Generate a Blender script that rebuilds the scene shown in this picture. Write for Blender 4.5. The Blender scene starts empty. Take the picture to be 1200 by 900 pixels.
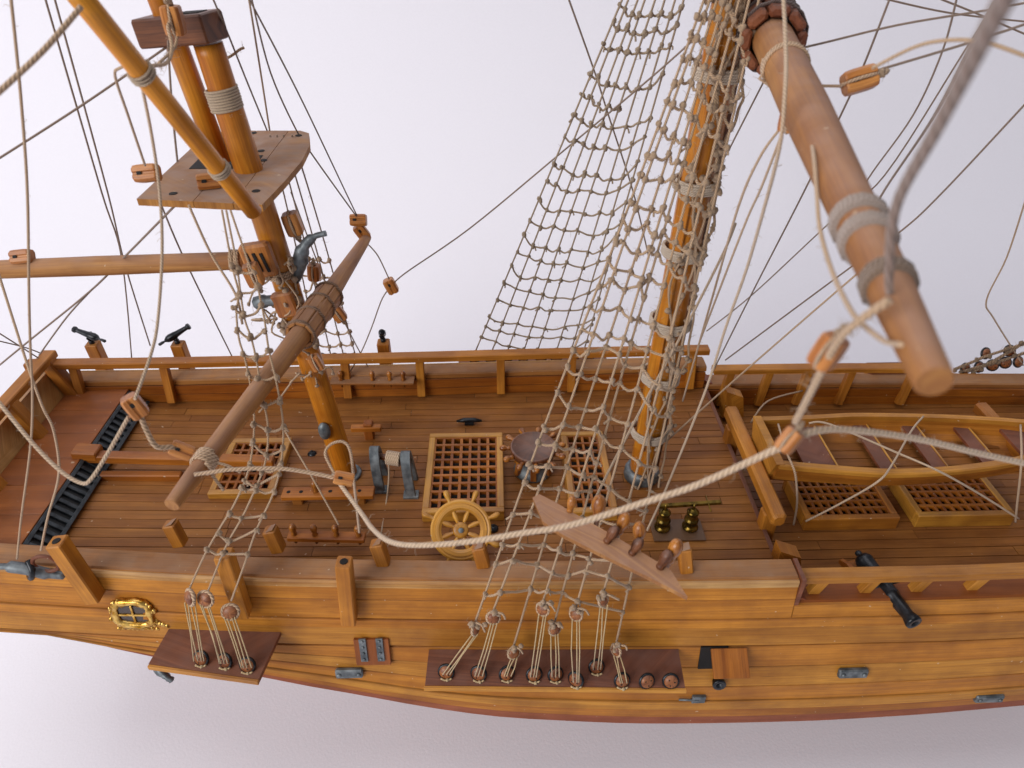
import bpy, math, random
from mathutils import Vector as V, Matrix as M
R = math.radians
rnd = random.Random(7)
S = 0.001                       # all numbers below are millimetres
scene = bpy.context.scene
col = scene.collection

# ------------------------------------------------------------------ camera
H, PITCH, YAW, F = 250.0, R(36.0), R(1.45), 831.0
fwd = V((math.sin(YAW)*math.cos(PITCH), math.cos(YAW)*math.cos(PITCH), -math.sin(PITCH)))
rgt = V((math.cos(YAW), -math.sin(YAW), 0)); upv = rgt.cross(fwd)
CAM = V((0, 0, H))
cd = bpy.data.cameras.new('camera'); cam = bpy.data.objects.new('camera', cd); col.objects.link(cam)
cam.matrix_world = M(((rgt.x, upv.x, -fwd.x, 0), (rgt.y, upv.y, -fwd.y, 0), (rgt.z, upv.z, -fwd.z, H*S), (0, 0, 0, 1)))
cd.sensor_width = 36; cd.lens = F/1200*36; cd.clip_start = .005; cd.clip_end = 50
cd.dof.use_dof = True; cd.dof.focus_distance = .335; cd.dof.aperture_fstop = 23
scene.camera = cam
# ------------------------------------------------------------------ light
w = bpy.data.worlds.new('World'); scene.world = w; w.use_nodes = True
bg = w.node_tree.nodes['Background']; bg.inputs[0].default_value = (.86, .88, 1, 1); bg.inputs[1].default_value = .24
def area(name, loc, target, size, power, colr):
    l = bpy.data.lights.new(name, 'AREA'); l.shape = 'RECTANGLE'; l.size, l.size_y = size[0]*S, size[1]*S
    l.energy = power; l.color = colr
    o = bpy.data.objects.new(name, l); col.objects.link(o); o.location = V(loc)*S
    o.rotation_euler = (V(target)-V(loc)).to_track_quat('-Z', 'Y').to_euler()
area('window_light', (-1300, -1000, 850), (60, 420, 20), (1300, 1000), 34.0, (1, .985, .975))
area('room_light', (-200, 500, 1900), (60, 480, 60), (1600, 1300), 14.5, (1, .985, .98))
vs = scene.view_settings; vs.view_transform = 'Standard'; vs.look = 'None'; vs.exposure = 0; vs.gamma = 1
scene.cycles.max_bounces = 8; scene.cycles.use_denoising = True

# ------------------------------------------------------------------ pixels to points
def ray(x, y): return fwd + rgt*((x-600)/F) - upv*((y-450)/F)
def onZ(x, y, z): d = ray(x, y); return CAM + d*((z-H)/d.z)
def onY(x, y, Y): d = ray(x, y); return CAM + d*(Y/d.y)
def onD(x, y, d): return CAM + ray(x, y)*d
# ------------------------------------------------------------------ materials
def srgb(h):
    c = [int(h[i:i+2], 16)/255 for i in (0, 2, 4)]
    return tuple((v/12.92 if v <= .04045 else ((v+.055)/1.055)**2.4) for v in c)+(1,)
class NT:
    def __init__(s, name):
        s.m = bpy.data.materials.new(name); s.m.use_nodes = True; s.t = s.m.node_tree
        s.b = s.t.nodes['Principled BSDF']
    def n(s, typ, **kw):
        nd = s.t.nodes.new(typ)
        for k, v in kw.items():
            if k.startswith('i_'):
                k2 = k[2:]; nd.inputs[int(k2) if k2.isdigit() else k2].default_value = v
            else: setattr(nd, k, v)
        return nd
    def l(s, a, b): s.t.links.new(a, b)
    def math(s, op, a, b=None, c=None):
        nd = s.n('ShaderNodeMath', operation=op)
        for i, v in enumerate((a, b, c)):
            if v is None: continue
            if isinstance(v, (int, float)): nd.inputs[i].default_value = v
            else: s.l(v, nd.inputs[i])
        return nd.outputs[0]
    def mix(s, f, a, b, bt='MIX'):
        nd = s.n('ShaderNodeMix', data_type='RGBA', blend_type=bt)
        for sk, v in ((nd.inputs[0], f), (nd.inputs[6], a), (nd.inputs[7], b)):
            if isinstance(v, (int, float)): sk.default_value = v
            elif isinstance(v, tuple): sk.default_value = v
            else: s.l(v, sk)
        return nd.outputs[2]
def wood(name, light, dark, rough=.42, dust=.25, grain=1.0, coat=.25, dustc='a89690', streak=.5):
    k = NT(name); t = k
    uv = t.n('ShaderNodeUVMap'); oi = t.n('ShaderNodeObjectInfo')
    off = t.n('ShaderNodeCombineXYZ'); t.l(t.math('MULTIPLY', oi.outputs['Random'], 613.0), off.inputs[0]); t.l(t.math('MULTIPLY', oi.outputs['Random'], 377.0), off.inputs[1])
    add = t.n('ShaderNodeVectorMath', operation='ADD'); t.l(uv.outputs[0], add.inputs[0]); t.l(off.outputs[0], add.inputs[1])
    def noise(sx, sy, det, dis=0.0):
        mp = t.n('ShaderNodeMapping'); mp.inputs['Scale'].default_value = (sx, sy, 1); t.l(add.outputs[0], mp.inputs[0])
        nz = t.n('ShaderNodeTexNoise', noise_dimensions='2D'); nz.inputs['Scale'].default_value = 1; nz.inputs['Detail'].default_value = det; nz.inputs['Distortion'].default_value = dis
        t.l(mp.outputs[0], nz.inputs[0]); return nz.outputs[0]
    broad = noise(.010*grain, .10*grain, 5, .8)
    fine = noise(.035*grain, 1.3*grain, 5, .2)
    ramp = t.n('ShaderNodeValToRGB'); ramp.color_ramp.elements[0].position = .33; ramp.color_ramp.elements[1].position = .68
    ramp.color_ramp.elements[0].color = srgb(dark); ramp.color_ramp.elements[1].color = srgb(light); t.l(broad, ramp.inputs[0])
    r2 = t.n('ShaderNodeValToRGB'); r2.color_ramp.elements[0].position = .36; r2.color_ramp.elements[1].position = .6
    r2.color_ramp.elements[0].color = (.42, .33, .28, 1); r2.color_ramp.elements[1].color = (1, 1, 1, 1); t.l(fine, r2.inputs[0])
    c = t.mix(streak, ramp.outputs[0], r2.outputs[0], 'MULTIPLY')
    hv = t.n('ShaderNodeHueSaturation'); t.l(c, hv.inputs['Color'])
    t.l(t.math('MULTIPLY_ADD', oi.outputs['Random'], .18, .88), hv.inputs['Value'])
    t.l(t.math('MULTIPLY_ADD', oi.outputs['Random'], .005, .4985), hv.inputs['Hue'])
    c = hv.outputs[0]
    # blotchy stain and settled dust
    tc = t.n('ShaderNodeTexCoord')
    n3 = t.n('ShaderNodeTexNoise'); n3.inputs['Scale'].default_value = 55; n3.inputs['Detail'].default_value = 5; t.l(tc.outputs['Object'], n3.inputs[0])
    c = t.mix(t.math('MAXIMUM', t.math('MULTIPLY', t.math('SUBTRACT', n3.outputs[0], .42), 1.3), 0), c, srgb('5a2c12'))
    n6 = t.n('ShaderNodeTexNoise'); n6.inputs['Scale'].default_value = 16; n6.inputs['Detail'].default_value = 7; n6.inputs['Roughness'].default_value = .65; t.l(tc.outputs['Object'], n6.inputs[0])
    c = t.mix(t.math('MAXIMUM', t.math('MULTIPLY', t.math('SUBTRACT', n6.outputs[0], .5), 2.2), 0), c, srgb('74401a'))
    # scratches and bruises along the grain
    scr = noise(.05, 2.6, 2, 0); sc2 = t.math('GREATER_THAN', scr, .735)
    c = t.mix(t.math('MULTIPLY', sc2, .45), c, srgb('3c1f0e'))
    geo = t.n('ShaderNodeNewGeometry'); sx = t.n('ShaderNodeSeparateXYZ'); t.l(geo.outputs['Normal'], sx.inputs[0])
    up = t.math('SMOOTH_MIN', t.math('MAXIMUM', t.math('SUBTRACT', sx.outputs[2], .35), 0), .6, .1)
    n4 = t.n('ShaderNodeTexNoise'); n4.inputs['Scale'].default_value = 140; n4.inputs['Detail'].default_value = 6; t.l(tc.outputs['Object'], n4.inputs[0])
    df = t.math('MULTIPLY', t.math('MULTIPLY', up, t.math('MULTIPLY_ADD', n4.outputs[0], 1.6, -.05)), dust*1.6)
    df = t.math('MINIMUM', t.math('MAXIMUM', df, 0), .85)
    c = t.mix(df, c, srgb(dustc))
    # pale specks of flaked varnish
    n5 = t.n('ShaderNodeTexNoise'); n5.inputs['Scale'].default_value = 420; n5.inputs['Detail'].default_value = 1; t.l(tc.outputs['Object'], n5.inputs[0])
    sp = t.math('GREATER_THAN', n5.outputs[0], .785)
    c = t.mix(t.math('MULTIPLY', sp, .55), c, srgb('c9b69c'))
    t.l(c, k.b.inputs['Base Color'])
    t.l(t.math('ADD', t.math('MULTIPLY_ADD', fine, .25, rough-.1), t.math('MULTIPLY', df, .4)), k.b.inputs['Roughness'])
    k.b.inputs['Coat Weight'].default_value = coat; k.b.inputs['Coat Roughness'].default_value = .3; k.b.inputs['Specular IOR Level'].default_value = .22
    bp = t.n('ShaderNodeBump'); bp.inputs['Strength'].default_value = .35; bp.inputs['Distance'].default_value = .00012; t.l(fine, bp.inputs['Height'])
    t.l(bp.outputs[0], k.b.inputs['Normal'])
    return k.m
def ropemat(name, light, dark, twist=1.0):
    k = NT(name); t = k
    uv = t.n('ShaderNodeUVMap'); sp = t.n('ShaderNodeSeparateXYZ'); t.l(uv.outputs[0], sp.inputs[0])
    ph = t.math('ADD', t.math('MULTIPLY', sp.outputs[0], 3.0), t.math('MULTIPLY', sp.outputs[1], twist))
    sn = t.math('ABSOLUTE', t.math('SINE', t.math('MULTIPLY', ph, math.pi)))
    nz = t.n('ShaderNodeTexNoise'); nz.inputs['Scale'].default_value = 900; nz.inputs['Detail'].default_value = 4
    tc = t.n('ShaderNodeTexCoord'); t.l(tc.outputs['Object'], nz.inputs[0])
    hgt = t.math('ADD', sn, t.math('MULTIPLY', nz.outputs[0], .5))
    c = t.mix(t.math('MINIMUM', t.math('MULTIPLY_ADD', sn, .85, t.math('MULTIPLY', nz.outputs[0], .25)), 1.0), srgb(dark), srgb(light))
    t.l(c, k.b.inputs['Base Color']); k.b.inputs['Roughness'].default_value = .9; k.b.inputs['Specular IOR Level'].default_value = .2
    k.b.inputs['Sheen Weight'].default_value = .25
    bp = t.n('ShaderNodeBump'); bp.inputs['Strength'].default_value = .7; bp.inputs['Distance'].default_value = .0003; t.l(hgt, bp.inputs['Height']); t.l(bp.outputs[0], k.b.inputs['Normal'])
    return k.m
def metal(name, c1, c2, rough=.45, metallic=.8, scale=250):
    k = NT(name); t = k
    tc = t.n('ShaderNodeTexCoord'); nz = t.n('ShaderNodeTexNoise'); nz.inputs['Scale'].default_value = scale; nz.inputs['Detail'].default_value = 5; t.l(tc.outputs['Object'], nz.inputs[0])
    rp = t.n('ShaderNodeValToRGB'); rp.color_ramp.elements[0].position = .35; rp.color_ramp.elements[1].position = .65
    rp.color_ramp.elements[0].color = srgb(c1); rp.color_ramp.elements[1].color = srgb(c2); t.l(nz.outputs[0], rp.inputs[0])
    t.l(rp.outputs[0], k.b.inputs['Base Color']); k.b.inputs['Metallic'].default_value = metallic
    t.l(t.math('MULTIPLY_ADD', nz.outputs[0], .3, rough-.15), k.b.inputs['Roughness'])
    bp = t.n('ShaderNodeBump'); bp.inputs['Strength'].default_value = .4; bp.inputs['Distance'].default_value = .0003; t.l(nz.outputs[0], bp.inputs['Height']); t.l(bp.outputs[0], k.b.inputs['Normal'])
    return k.m
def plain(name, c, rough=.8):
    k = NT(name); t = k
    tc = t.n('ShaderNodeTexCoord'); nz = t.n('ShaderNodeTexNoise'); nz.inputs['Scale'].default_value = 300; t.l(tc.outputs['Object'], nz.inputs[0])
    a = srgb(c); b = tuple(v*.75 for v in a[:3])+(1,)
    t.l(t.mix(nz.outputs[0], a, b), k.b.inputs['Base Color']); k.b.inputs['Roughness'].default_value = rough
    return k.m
W = dict(
    hull=wood('varnished_pine', 'c4802e', 'a6651e', .5, .1, streak=.34, coat=.05, grain=.8),
    hull2=wood('varnished_pine_pale', 'ca8c38', 'b07428', .5, .1, streak=.34, coat=.05, grain=.8),
    red=wood('red_bottom_paint', 'a5603f', '8f4c33', .55, .1, streak=.25, coat=.05),
    deck=wood('deck_pine', 'a4692f', '85501f', .5, .17, dustc='80603f', streak=.35, coat=.1),
    bul=wood('bulwark_pine', 'b26a22', '8a4a14', .45, .08, streak=.35, coat=.12),
    cap=wood('dusty_cap_pine', 'b57a40', '95602f', .6, .55, coat=.02, dustc='967b66', streak=.4),
    poop=wood('poop_red_wood', 'a05a22', '834516', .46, .08, dustc='8f7468', streak=.2, coat=.15),
    mast=wood('mast_honey_wood', 'd88f2c', 'b76a14', .36, .04, coat=.2, streak=.35),
    yard=wood('yard_pale_wood', 'b58048', '97643a', .55, .42, coat=.03, dustc='a88e84', streak=.3),
    pale=wood('worn_edge_lit_panel', 'd0a468', 'b98648', .55, .2, streak=.4, coat=.03),
    chan=wood('channel_mauve_wood', '8a5238', '6a3a26', .5, .45, coat=.08, dustc='7a6058', streak=.3),
    top=wood('grey_mauve_wood', 'b57e3e', '94602a', .6, .85, coat=0, dustc='98847a', streak=.4),
    brown=wood('dark_walnut', '7c4a2a', '4e2a16', .5, .3, grain=2, streak=.7),
    yel=wood('yellow_boxwood', 'd3983a', 'b27a2c', .42, .15, streak=.3),
    block=wood('block_wood', 'cf8a46', 'a8642e', .42, .2, grain=2.5),
    pin=wood('pin_wood', 'c07a30', '7a4218', .25, .03, grain=2.5, coat=.6),
    eye=wood('deadeye_wood', 'a8683a', '6f3c20', .4, .2, grain=3),
)
ROPE = ropemat('hemp_rope', 'c9ab8c', '7d6048'); ROPEW = ropemat('pale_rope', 'cbb296', '8a705a')
NROPE = ropemat('net_hemp', 'c4a584', '7a5f48'); ROPED = ropemat('dark_thread', '9a8270', '54453c'); LAN = ropemat('lanyard_thread', 'dcc193', '9c7d50')
GREY = metal('lead_grey', '4c5256', '7d8386', .5, .55); BLK = metal('black_iron', '1a1b1e', '34363a', .33, .6)
BRASS = metal('old_brass', '4a3c18', '8f7430', .3, .9); GOLD = metal('gilt_brass', 'a8761c', 'e4bd6c', .3, .9, 400)
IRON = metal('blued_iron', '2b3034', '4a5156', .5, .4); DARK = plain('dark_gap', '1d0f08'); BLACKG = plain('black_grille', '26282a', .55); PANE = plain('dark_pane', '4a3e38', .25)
WRAP = ropemat('woolding_twine', 'c6b096', '8c765e', 2.0); CLOTH = plain('grey_cotton', 'b3a190', .95)
HOLE = plain('bored_hole', '120a06')

# ------------------------------------------------------------------ mesh builder
class MB:
    def __init__(s): s.v, s.f, s.uv, s.sm = [], [], [], []
    def face(s, idx, uvs, smooth): s.f.append(idx); s.uv.append(uvs); s.sm.append(smooth)
    def sweep(s, secs, caps=True, smooth=False, us=None, vs=None, closed=True):
        n = len(secs[0]); b = len(s.v)
        for q in secs: s.v.extend(V(p) for p in q)
        if us is None:
            us = [0]
            for i in range(1, len(secs)):
                us.append(us[-1] + (V(secs[i][0])-V(secs[i-1][0])).length)
        if vs is None:
            vs = [0]; q = max(secs, key=lambda q: sum((V(q[i])-V(q[i-1])).length for i in range(n)))
            for i in range(1, n+1): vs.append(vs[-1] + (V(q[i % n])-V(q[i-1])).length)
        for i in range(len(secs)-1):
            for j in range(n if closed else n-1):
                j2 = (j+1) % n
                s.face((b+i*n+j, b+i*n+j2, b+(i+1)*n+j2, b+(i+1)*n+j),
                       ((us[i], vs[j]), (us[i], vs[j+1]), (us[i+1], vs[j+1]), (us[i+1], vs[j])), smooth)
        if caps:
            for i, rev in ((0, True), (len(secs)-1, False)):
                q = list(range(n)); q = q[::-1] if rev else q
                c = V(secs[i][0])
                s.face(tuple(b+i*n+j for j in q), tuple(((V(secs[i][j])-c).length*.3, vs[j]) for j in q), False)
        return s
    def beam(s, p0, p1, wd, ht, up=(0, 0, 1), ch=None, w1=None, h1=None, flare=None):
        """chamfered bar from p0 to p1; wd across, ht along up"""
        p0, p1, up = V(p0), V(p1), V(up); d = p1-p0; L = d.length; d = d/L
        a = d.cross(up).normalized(); u = a.cross(d).normalized()
        ch = min(wd, ht)*.12 if ch is None else ch; w1 = wd if w1 is None else w1; h1 = ht if h1 is None else h1
        def sec(t, ww, hh, ins):
            c = p0+d*t; x, y = ww/2-ins, hh/2-ins; k = ch
            return [c+a*px+u*py for px, py in ((-x+k, -y), (x-k, -y), (x, -y+k), (x, y-k), (x-k, y), (-x+k, y), (-x, y-k), (-x, -y+k))]
        s.sweep([sec(0, wd, ht, ch*.8), sec(ch, wd, ht, 0), sec(L-ch, w1, h1, 0), sec(L, w1, h1, ch*.8)])
        return s
    def box(s, c, sx, sy, sz, ch=None, rz=0):
        c = V(c); dims = [sx, sy, sz]; ax = [V((math.cos(rz), math.sin(rz), 0)), V((-math.sin(rz), math.cos(rz), 0)), V((0, 0, 1))]
        i = max(range(3), key=lambda k: dims[k]); d = ax[i]
        if i == 2: return s.beam(c-d*sz/2, c+d*sz/2, sx, sy, ax[1], ch) if abs(rz) < 1e-9 else s.beam(c-d*sz/2, c+d*sz/2, sx, sy, ax[1], ch)
        return s.beam(c-d*dims[i]/2, c+d*dims[i]/2, dims[1-i], sz, (0, 0, 1), ch)
    def tube(s, pts, r, n=8, caps=True, wob=0.0, rope=False):
        pts = [V(p) for p in pts]; m = len(pts); rs = r if isinstance(r, (list, tuple)) else [r]*m
        t0 = (pts[1]-pts[0]).normalized(); a = t0.orthogonal().normalized(); secs = []; L = 0; us = []
        for i, p in enumerate(pts):
            tg = (pts[min(i+1, m-1)]-pts[max(i-1, 0)])
            tg = tg.normalized() if tg.length > 1e-9 else t0
            a = (a-tg*a.dot(tg)); a = a.normalized() if a.length > 1e-6 else tg.orthogonal().normalized()
            b = tg.cross(a)
            if i: L += (p-pts[i-1]).length
            us.append(L)
            secs.append([p+(a*math.cos(2*math.pi*j/n)+b*math.sin(2*math.pi*j/n))*rs[i]*(1+wob*(rnd.random()-.5)) for j in range(n)])
        if rope:
            b0 = len(s.f); s.sweep(secs, caps, True, [0]*m, [0]*(n+1))
            k = 0; rm = sum(rs)/m
            for i in range(m-1):
                for j in range(n):
                    s.uv[b0+k] = ((j/n, us[i]/(2*rm)), ((j+1)/n, us[i]/(2*rm)), ((j+1)/n, us[i+1]/(2*rm)), (j/n, us[i+1]/(2*rm))); k += 1
        else: s.sweep(secs, caps, True, us)
        return s
    def lathe(s, prof, o, ax=(0, 0, 1), n=16, smooth=True):
        o, ax = V(o), V(ax).normalized(); a = ax.orthogonal().normalized(); b = ax.cross(a)
        secs = [[o+ax*h+(a*math.cos(2*math.pi*j/n)+b*math.sin(2*math.pi*j/n))*max(r, .01) for j in range(n)] for r, h in prof]
        return s.sweep(secs, True, smooth)
    def ball(s, c, r, sc=(1, 1, 1), n=6, m=4, lump=0.0):
        c = V(c); secs = []
        for i in range(m+1):
            th = math.pi*i/m; rr = max(math.sin(th), .05)
            secs.append([c+V((math.cos(2*math.pi*j/n)*rr*sc[0], math.sin(2*math.pi*j/n)*rr*sc[1], -math.cos(th)*sc[2]))*r*(1+lump*(rnd.random()-.5)) for j in range(n)])
        return s.sweep(secs, True, True, [i*r for i in range(m+1)], [j*r for j in range(n+1)])
    def poly(s, pts, d):
        """extrude polygon pts along vector d"""
        pts = [V(p) for p in pts]; d = V(d)
        return s.sweep([pts, [p+d for p in pts]])
    def fuzz(s, pts, r, per_mm=.25, ln=2.0):
        for i in range(len(pts)-1):
            a, b = V(pts[i]), V(pts[i+1]); L = (b-a).length; x = L*per_mm; k = int(x)+(rnd.random() < x-int(x))
            for _ in range(k):
                p = a.lerp(b, rnd.random()); d = V((rnd.gauss(0, 1), rnd.gauss(0, 1), rnd.gauss(0, 1))).normalized()
                l2 = ln*(.3+rnd.random()); q = p+d*(r*.8); e = q+d*l2*.6+V((rnd.gauss(0, .3), rnd.gauss(0, .3), rnd.gauss(0, .3)))*l2*.5; g = e+(d+V((rnd.gauss(0, 1), rnd.gauss(0, 1), rnd.gauss(0, 1)))).normalized()*l2*.5
                s.tube([q, e, g], [.07, .06, .03], 3, False)
        return s
ROOT = {}
def setp(o, label=None, cat=None, group=None, kind=None):
    for k, v in (('label', label), ('category', cat), ('group', group), ('kind', kind)):
        if v: o[k] = v
    return o
def thing(name, loc, label, cat, group=None):
    o = bpy.data.objects.new(name, None); col.objects.link(o); o.location = V(loc)*S; o.empty_display_size = .005
    ROOT[o] = V(loc); return setp(o, label, cat, group)
def mesh(name, mb, mat, org=V((0, 0, 0))):
    me = bpy.data.meshes.new(name)
    me.from_pydata([tuple((v-org)*S) for v in mb.v], [], mb.f)
    ul = me.uv_layers.new(name='UVMap'); fl = [c for q in mb.uv for uv in q for c in uv]; ul.data.foreach_set('uv', fl)
    me.polygons.foreach_set('use_smooth', mb.sm); me.materials.append(mat); me.update(); return me
def obj(name, mb, mat, parent=None, kind=None, label=None):
    org = ROOT[parent] if parent else sum(mb.v, V((0, 0, 0)))/len(mb.v)
    me = mesh(name, mb, mat, org)
    o = bpy.data.objects.new(name, me); col.objects.link(o)
    if parent: o.parent = parent
    else: o.location = org*S
    ROOT[o] = org
    return setp(o, label, None, None, kind)
def inst(name, me, parent, loc, rot=None, sc=1):
    o = bpy.data.objects.new(name, me); col.objects.link(o); o.parent = parent
    mt = M.Translation((V(loc)-ROOT[parent])*S)
    if rot is not None: mt = mt @ rot.to_4x4()
    o.matrix_local = mt @ M.Diagonal((sc, sc, sc, 1)); ROOT[o] = V(loc); return o
def frame(x, z):
    """rotation whose local x,z axes follow the given vectors"""
    x, z = V(x).normalized(), V(z); y = z.cross(x).normalized(); z = x.cross(y)
    return M(((x.x, y.x, z.x), (x.y, y.y, z.y), (x.z, y.z, z.z)))
def smooth_line(pts, k=6):
    pts = [V(p) for p in pts]
    if len(pts) < 3: return [pts[0].lerp(pts[-1], i/k) for i in range(k+1)]
    out = []
    for i in range(len(pts)-1):
        p0, p1, p2, p3 = pts[max(i-1, 0)], pts[i], pts[i+1], pts[min(i+2, len(pts)-1)]
        for j in range(k):
            t = j/k
            out.append(.5*((2*p1)+(p2-p0)*t+(2*p0-5*p1+4*p2-p3)*t*t+(3*p1-p0-3*p2+p3)*t**3))
    return out+[pts[-1]]
def lin(tab, x):
    if x <= tab[0][0]: return tab[0][1]
    for (a, b), (c, d) in zip(tab, tab[1:]):
        if x <= c: return b+(d-b)*(x-a)/(c-a)
    return tab[-1][1]
def sm(tab, x): return (lin(tab, x-14)+2*lin(tab, x)+lin(tab, x+14))/4

# ------------------------------------------------------------------ backdrop
FLOOR = -140.0
mb = MB(); prof = [(-900, FLOOR), (500, FLOOR)]
for i in range(1, 13):
    a = math.pi/2*i/12; prof.append((500+420*math.sin(a), FLOOR+420*(1-math.cos(a))))
prof.append((920, 1500))
mb.sweep([[(x, y, z) for y, z in prof] for x in (-1700, 1700)], False, True, closed=False)
k = NT('white_paper'); tc = k.n('ShaderNodeTexCoord'); nz = k.n('ShaderNodeTexNoise'); nz.inputs['Scale'].default_value = 700; nz.inputs['Detail'].default_value = 6
k.l(tc.outputs['Object'], nz.inputs[0]); k.l(k.mix(nz.outputs[0], (.86, .84, .89, 1), (.80, .775, .825, 1)), k.b.inputs['Base Color']); k.b.inputs['Roughness'].default_value = .85
bp = k.n('ShaderNodeBump'); bp.inputs['Strength'].default_value = .25; bp.inputs['Distance'].default_value = .0004; k.l(nz.outputs[0], bp.inputs['Height']); k.l(bp.outputs[0], k.b.inputs['Normal'])
o = obj('backdrop', mb, k.m, kind='structure'); o['label'] = 'white paper sweep under and behind the model ship'

# ------------------------------------------------------------------ hull form
Y0 = 267.0; BREAK = 123.0; STERN = -239.0; WZ = -14.0
def sheer(X): return 6*(min(X, 0)/230.0)**2
WT = [(-290, 63), (-230, 68), (-100, 76.5), (0, 80), (100, 82), (200, 82), (330, 78)]
def wid(X): return sm(WT, X)
ZB = [(-290, 2), (-228, -9), (-165, -30), (-100, -44), (-60, -56), (-38, -64), (0, -73), (60, -79), (150, -79), (330, -67)]
OUT = [(-95, 10), (-62, 10), (-36, 5.5), (0, 0)]
def cz(X): return 14+sheer(X)
def hy(X, z): return wid(X)+lin(OUT, z-cz(X))          # half breadth outside at height z
def hull_pt(x, y):
    lo, hi = .05*1000, .6*1000
    d = ray(x, y)
    for _ in range(50):
        m = (lo+hi)/2; p = CAM+d*m
        if p.y < Y0-hy(p.x, p.z): lo = m
        else: hi = m
    return CAM+d*hi
def stations(a, b, step=14):
    n = max(2, int(abs(b-a)/step)+1); return [a+(b-a)*i/n for i in range(n+1)]

ship = thing('model_ship', (0, Y0, FLOOR+2), 'varnished wooden sailing ship hull with planked decks and open rails', 'model ship')
# inner hull body (dark backing behind the planks, closes the hull underneath)
mb = MB(); secs = []
for X in stations(STERN, 335, 20):
    top = cz(X)-7 if X < BREAK-2 else -4.0
    zb = sm(ZB, X); q = []
    rows = [top]+[top+(zb-top)*t for t in (.3, .6, .85, 1)]
    left = [(-hy(X, z)+2.2, z) for z in rows]+[(-hy(X, zb)+16, zb-16), (-hy(X, zb)*.35, zb-42), (-4, zb-46)]
    ring = [(X, Y0+a, max(z, FLOOR+3)) for a, z in left]+[(X, Y0-a, max(z, FLOOR+3)) for a, z in reversed(left)]
    inner = [(X, Y0+wid(X)-9, top), (X, Y0+wid(X)-9, WZ-4), (X, Y0-wid(X)+9, WZ-4), (X, Y0-wid(X)+9, top)]
    secs.append(ring+inner)
mb.sweep(secs, True, False)
core = obj('hull_body', mb, W['red'], ship)
# strakes
sides = []
for sgn, nm in ((-1, 'starboard_side'), (1, 'port_side')):
    mb = MB()
    for X0, X1, tp in ((STERN, BREAK, -5), (BREAK, 333, -16)):
        mb.sweep([[(X, Y0+sgn*(hy(X, cz(X)+tp)-2.6), cz(X)+tp), (X, Y0+sgn*(hy(X, cz(X)-40)-2.6), cz(X)-40), (X, Y0+sgn*(hy(X, cz(X)-40)-4), cz(X)-40), (X, Y0+sgn*(hy(X, cz(X)+tp)-4), cz(X)+tp)] for X in stations(X0, X1)])
    sd = obj('hull_side', mb, DARK, ship); sides.append(sd)
    def strake(X0, X1, f0, f1, mat, proud=0.0, gap=.16):
        q = []
        for X in stations(X0, X1):
            z0, z1 = f0(X)-gap, f1(X)+gap
            if z0-z1 < .3: z1 = z0-.3
            a, b = hy(X, z0)+proud, hy(X, z1)+proud; c = .35
            sec = [(X, Y0+sgn*(a-2.6), z0), (X, Y0+sgn*(a-c), z0), (X, Y0+sgn*a, z0-c*.6), (X, Y0+sgn*b, z1+c*.6), (X, Y0+sgn*(b-c), z1), (X, Y0+sgn*(b-2.6), z1)]
            q.append(sec if sgn < 0 else sec[::-1])
        obj('plank', MB().sweep(q), W[mat], sd)
    up = [0, -9.5, -21, -24.5, -36]
    for a, b, mat, pr in ((0, -10.5, 'hull', 0), (-10.5, -21, 'hull', 0)):
        strake(STERN, BREAK-.2, lambda X, a=a: cz(X)+a, lambda X, b=b: cz(X)+b, mat, pr)
    for a, b, mat, pr, xs0 in ((-14, -21, 'hull', .0, BREAK+.2), (-21, -25.5, 'hull', .9, STERN), (-25.5, -36, 'hull2', .5, STERN)):
        strake(xs0, 333, lambda X, a=a: cz(X)+a, lambda X, b=b: cz(X)+b, mat, pr)
    fr = [0, .22, .43, .62, .74, .88, 1.0]
    for i in range(6):
        fa = lambda X, t=fr[i]: (cz(X)-37.0)+(min(sm(ZB, X), cz(X)-37.4)-(cz(X)-37.0))*t
        fb = lambda X, t=fr[i+1]: (cz(X)-37.0)+(min(sm(ZB, X), cz(X)-37.4)-(cz(X)-37.0))*t
        strake(STERN, 333, fa, fb, ('hull', 'hull2', 'hull', 'hull2', 'hull', 'red')[i], (0, 0, .2, 1.0, 0, -.4)[i], (.3, .16, .16, .22, .2, .16)[i])
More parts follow.
